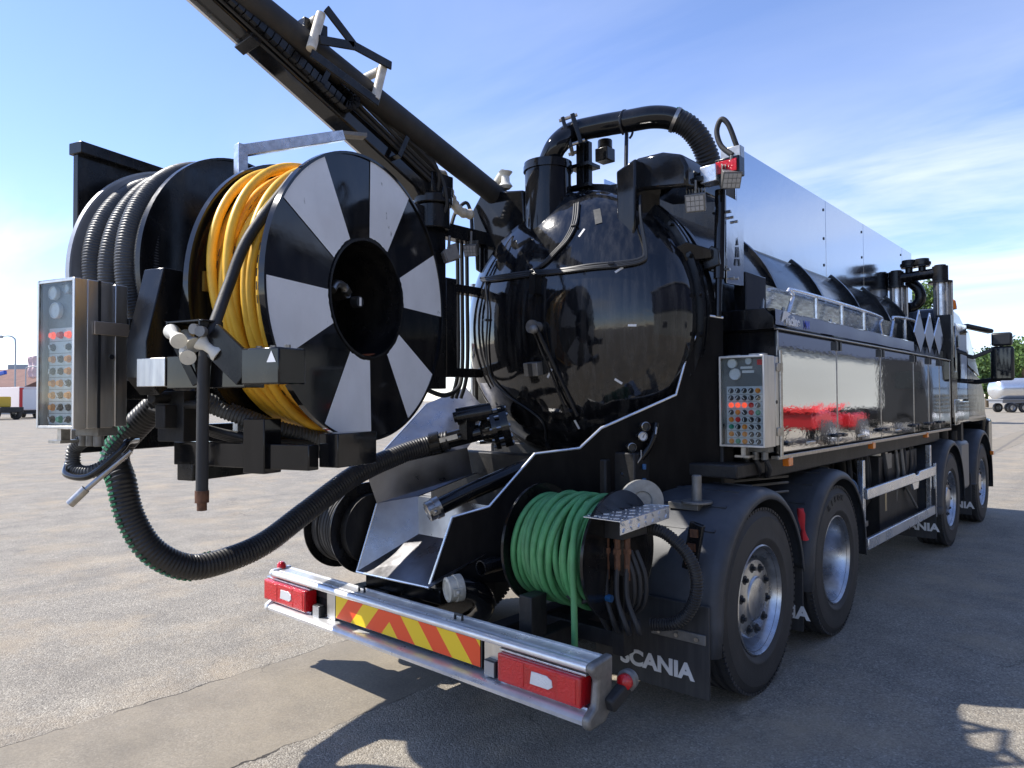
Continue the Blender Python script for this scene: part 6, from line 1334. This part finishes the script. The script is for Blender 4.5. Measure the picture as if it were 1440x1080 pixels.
# trees
LEAF = [bmat('leaf_green_%d' % i, c, 0.6, spec=0.3) for i, c in enumerate(((0.085, 0.15, 0.035), (0.12, 0.19, 0.045), (0.06, 0.11, 0.032)))]
BARK = bmat('bark', (0.11, 0.085, 0.06), 0.9)
def tree(label, loc, h, rad, seed, nleaf=2600, group=None, leaf=0.20, m=0):
    rnd = random.Random(seed); t = root('tree', label, 'tree', loc, rnd.uniform(0, 6), group)
    g = G(); g.tube([(0, 0, 0), (0.05, 0.03, h * 0.3), (0.1, -0.1, h * 0.6), (0, 0, h * 0.85)], 0.2, 8, rf=lambda i: (0.26, 0.2, 0.12, 0.04)[i])
    lobes = []
    for k in range(16):
        z = h * rnd.uniform(0.28, 0.9); f = math.sin(math.pi * min(1, max(0.12, (z / h - 0.18) / 0.82)) ** 0.8); a = rnd.uniform(0, 6.28); r = rad * f * rnd.uniform(0.35, 0.8)
        c = V((r * math.cos(a), r * math.sin(a), z)); lobes.append((c, rad * rnd.uniform(0.28, 0.5))); g.tube([(0, 0, z * 0.6), c * 0.6 + V((0, 0, z * 0.36)), c], 0.05, 5, rf=lambda i: (0.08, 0.05, 0.02)[i])
    g.build('trunk', BARK, t)
    vs, fs = [], []
    for k in range(nleaf):
        c, R0 = rnd.choice(lobes); d = V((rnd.gauss(0, 1), rnd.gauss(0, 1), rnd.gauss(0, 0.8))).normalized(); p = c + d * R0 * (rnd.random() ** 0.4); u = V((rnd.gauss(0, 1), rnd.gauss(0, 1), rnd.gauss(0, 1))).normalized(); w_ = u.orthogonal().normalized(); s = leaf * rnd.uniform(0.6, 1.4)
        o = len(vs); vs += [p - u * s, p + w_ * s * 0.6, p + u * s, p - w_ * s * 0.6]; fs.append((o, o + 1, o + 2, o + 3))
    g = G(); g.add(vs, fs); me = bpy.data.meshes.new('crown'); me.from_pydata([tuple(v) for v in vs], [], fs)
    for mm in LEAF: me.materials.append(mm)
    me.polygons.foreach_set('material_index', [rnd.choice((m, m, 1, 2)) for _ in fs]); link('crown', me, t)
    return t
tree('tall leafy tree rising behind the truck cab', G2(1293, 46), 9.4, 2.6, 3, 5200, leaf=0.13)
random.seed(31)
tl = ['broad light green tree in the row behind the tanker trailer', 'dense darker green tree in the row behind the tanker trailer']
for k in range(13):
    tree(tl[k % 2], G2(1340 + k * 26 + random.uniform(-6, 6), 108 + random.uniform(-6, 10)), random.uniform(8.2, 10.4), random.uniform(3.6, 4.8), 40 + k, 3000, 'row of trees behind the tanker', 0.26, k % 2 * 2)
for k in range(9): tree('small round tree on the far edge of the yard beyond the truck', G2(150 + k * 125 + random.uniform(-30, 30), 150 + random.uniform(-8, 12)), random.uniform(5.5, 7.5), random.uniform(2.8, 3.8), 70 + k, 1600, 'trees along the far edge of the yard', 0.3, k % 3)
# hall, red machine and dark trucks on the other side, which the polished doors reflect
def corrugated():
    m = bpy.data.materials.new('corrugated_cladding'); m.use_nodes = True; t = m.node_tree; b = t.nodes['Principled BSDF']; t.links.new(ramp(t, (lambda q: (setattr(q.inputs['Scale'], 'default_value', 2.2), setattr(q.inputs['Detail'], 'default_value', 8), q.outputs[0])[2])(nd(t, 'ShaderNodeTexNoise')), [(0.3, (0.21, 0.21, 0.19)), (0.7, (0.36, 0.36, 0.325))]), b.inputs['Base Color']); b.inputs['Roughness'].default_value = 0.5
    return m
hx, hy0, hy1, hh = 14.0, -14.0, 122.0, 4.35
hall = root('corrugated_hall', 'long pale corrugated metal hall with dark roof across from the truck', 'building', (hx, 24, 0))
g = G(); n = int((hy1 - hy0) / 0.15); vs = []
for i in range(n + 1):
    y = hy0 + i * 0.15 - 24; dx = 0.0 if (i // 2) % 2 else 0.055
    vs += [(dx, y, 0), (dx, y, hh)]
g.add(vs, [(2 * i, 2 * i + 2, 2 * i + 3, 2 * i + 1) for i in range(n)]); g.build('wall', corrugated(), hall, sm=False)
g = G(); g.box(0.06, hy0 - 24, 0, 14, hy1 - 24, hh - 0.02); g.build('hall_body', PAL, hall)
g = G(); g.box(-0.25, hy0 - 24.3, hh + 0.03, 14.2, hy1 - 23.7, hh + 4.4); g.build('upper_cladding', bmat('navy_cladding', (0.018, 0.024, 0.055), 0.45, var=0.1, vscale=0.4), hall)
g = G(); g.box(-0.5, hy0 - 24.6, hh + 4.41, 14.5, hy1 - 23.4, hh + 4.65); g.build('roof', bmat('roof_edge', (0.25, 0.26, 0.28), 0.5), hall, sm=False)
for y in (-8, 4): g = G(); g.box(-0.06, y - 24 - 1.2, 1.3, -0.005, y - 24 + 1.2, 2.6); o = g.build('window', CW, hall); g = G(); g.box(-0.08, y - 24 - 1.1, 1.4, -0.062, y - 24 + 1.1, 2.5); g.build('pane', DGL, o)
S_ = 0.72
rm = root('red_farm_machine', 'red wheeled implement parked in front of the corrugated hall', 'machine', (8.6, 23.2, 0), R_(4))
g = G(); g.box(-0.8, -2.4, 0.55, 0.8, -0.6, 1.15); g.box(-0.55, -0.6, 0.55, 0.55, 0.8, 0.95); g.box(-0.85, 0.8, 0.5, 0.85, 2.4, 1.05); g.bar((0, 2.2, 0.6), (0, 3.8, 0.5), 0.16, 0.16); g.build('body', bmat('implement_red', (0.26, 0.008, 0.011), 0.35), rm, bevel=0.08)
g = G(); g.box(-0.9, -2.5, 1.15, 0.9, -1.9, 1.32); g.bar((0.4, -1.2, 1.1), (0.4, 1.4, 1.4), 0.12, 0.12); g.bar((-0.4, -1.2, 1.1), (-0.4, 1.4, 1.4), 0.12, 0.12); g.build('lift_frame', CRD, rm, bevel=0.02)
for y in (-1.4, 1.6):
    for s in (-1, 1): small_wheel(rm, s * 0.95, y, 0.42, 0.3)
def tractor_unit(label, loc, rz):
    t = root('tractor_unit', label, 'truck', loc, rz, 'dark tractor units parked by the hall')
    g = G(); g.prism([(1.2, 0.6, 0.5), (1.2, 0.6, 3.5), (1.2, 2.4, 3.3), (1.2, 2.75, 2.2), (1.2, 2.9, 0.5)], (-2.4, 0, 0)); g.build('cab', CDK, t, bevel=0.08)
    g = G(); g.prism([(1.08, 2.5, 3.0), (1.08, 2.80, 2.05), (-1.08, 2.80, 2.05), (-1.08, 2.5, 3.0)], (0, 0.05, 0.02)); g.build('windscreen', GLS, t)
    for s in (-1, 1):
        g = G(); g.prism([(s * 1.205, 1.3, 2.05), (s * 1.205, 1.3, 2.8), (s * 1.205, 2.3, 2.8), (s * 1.205, 2.55, 2.05)], (s * 0.02, 0, 0)); g.build('side_window', GLS, t)
        g = G(); g.box(s * 0.95 - 0.16, 2.86, 0.75, s * 0.95 + 0.16, 2.93, 0.95); g.build('headlamp', CLR, t)
        g = G(); g.box(s * 1.42 - 0.1, 2.3, 1.8, s * 1.42 + 0.1, 2.4, 2.5); g.bar((s * 1.2, 2.4, 2.45), (s * 1.4, 2.36, 2.45), 0.05, 0.05); g.build('door_mirror', KNB, t)
    g = G(); g.box(-0.45, -3.2, 0.6, 0.45, 0.7, 0.95); g.box(-0.9, -2.6, 0.95, 0.9, -1.4, 1.1); g.build('chassis', CHS, t)
    for k in range(5): g = G(); g.box(-0.9, 2.90, 0.95 + k * 0.18, 0.9, 2.94, 1.05 + k * 0.18); g.build('grille_bar', BLS, t)
    for y in (1.7, -2.0):
        for s in (-1, 1): small_wheel(t, s * 1.05, y)
tractor_unit('dark tractor unit parked closest to the red implement', (9.0, 32.5, 0), R_(100))
tractor_unit('dark tractor unit parked farther along the corrugated hall', (9.0, 37.6, 0), R_(98))
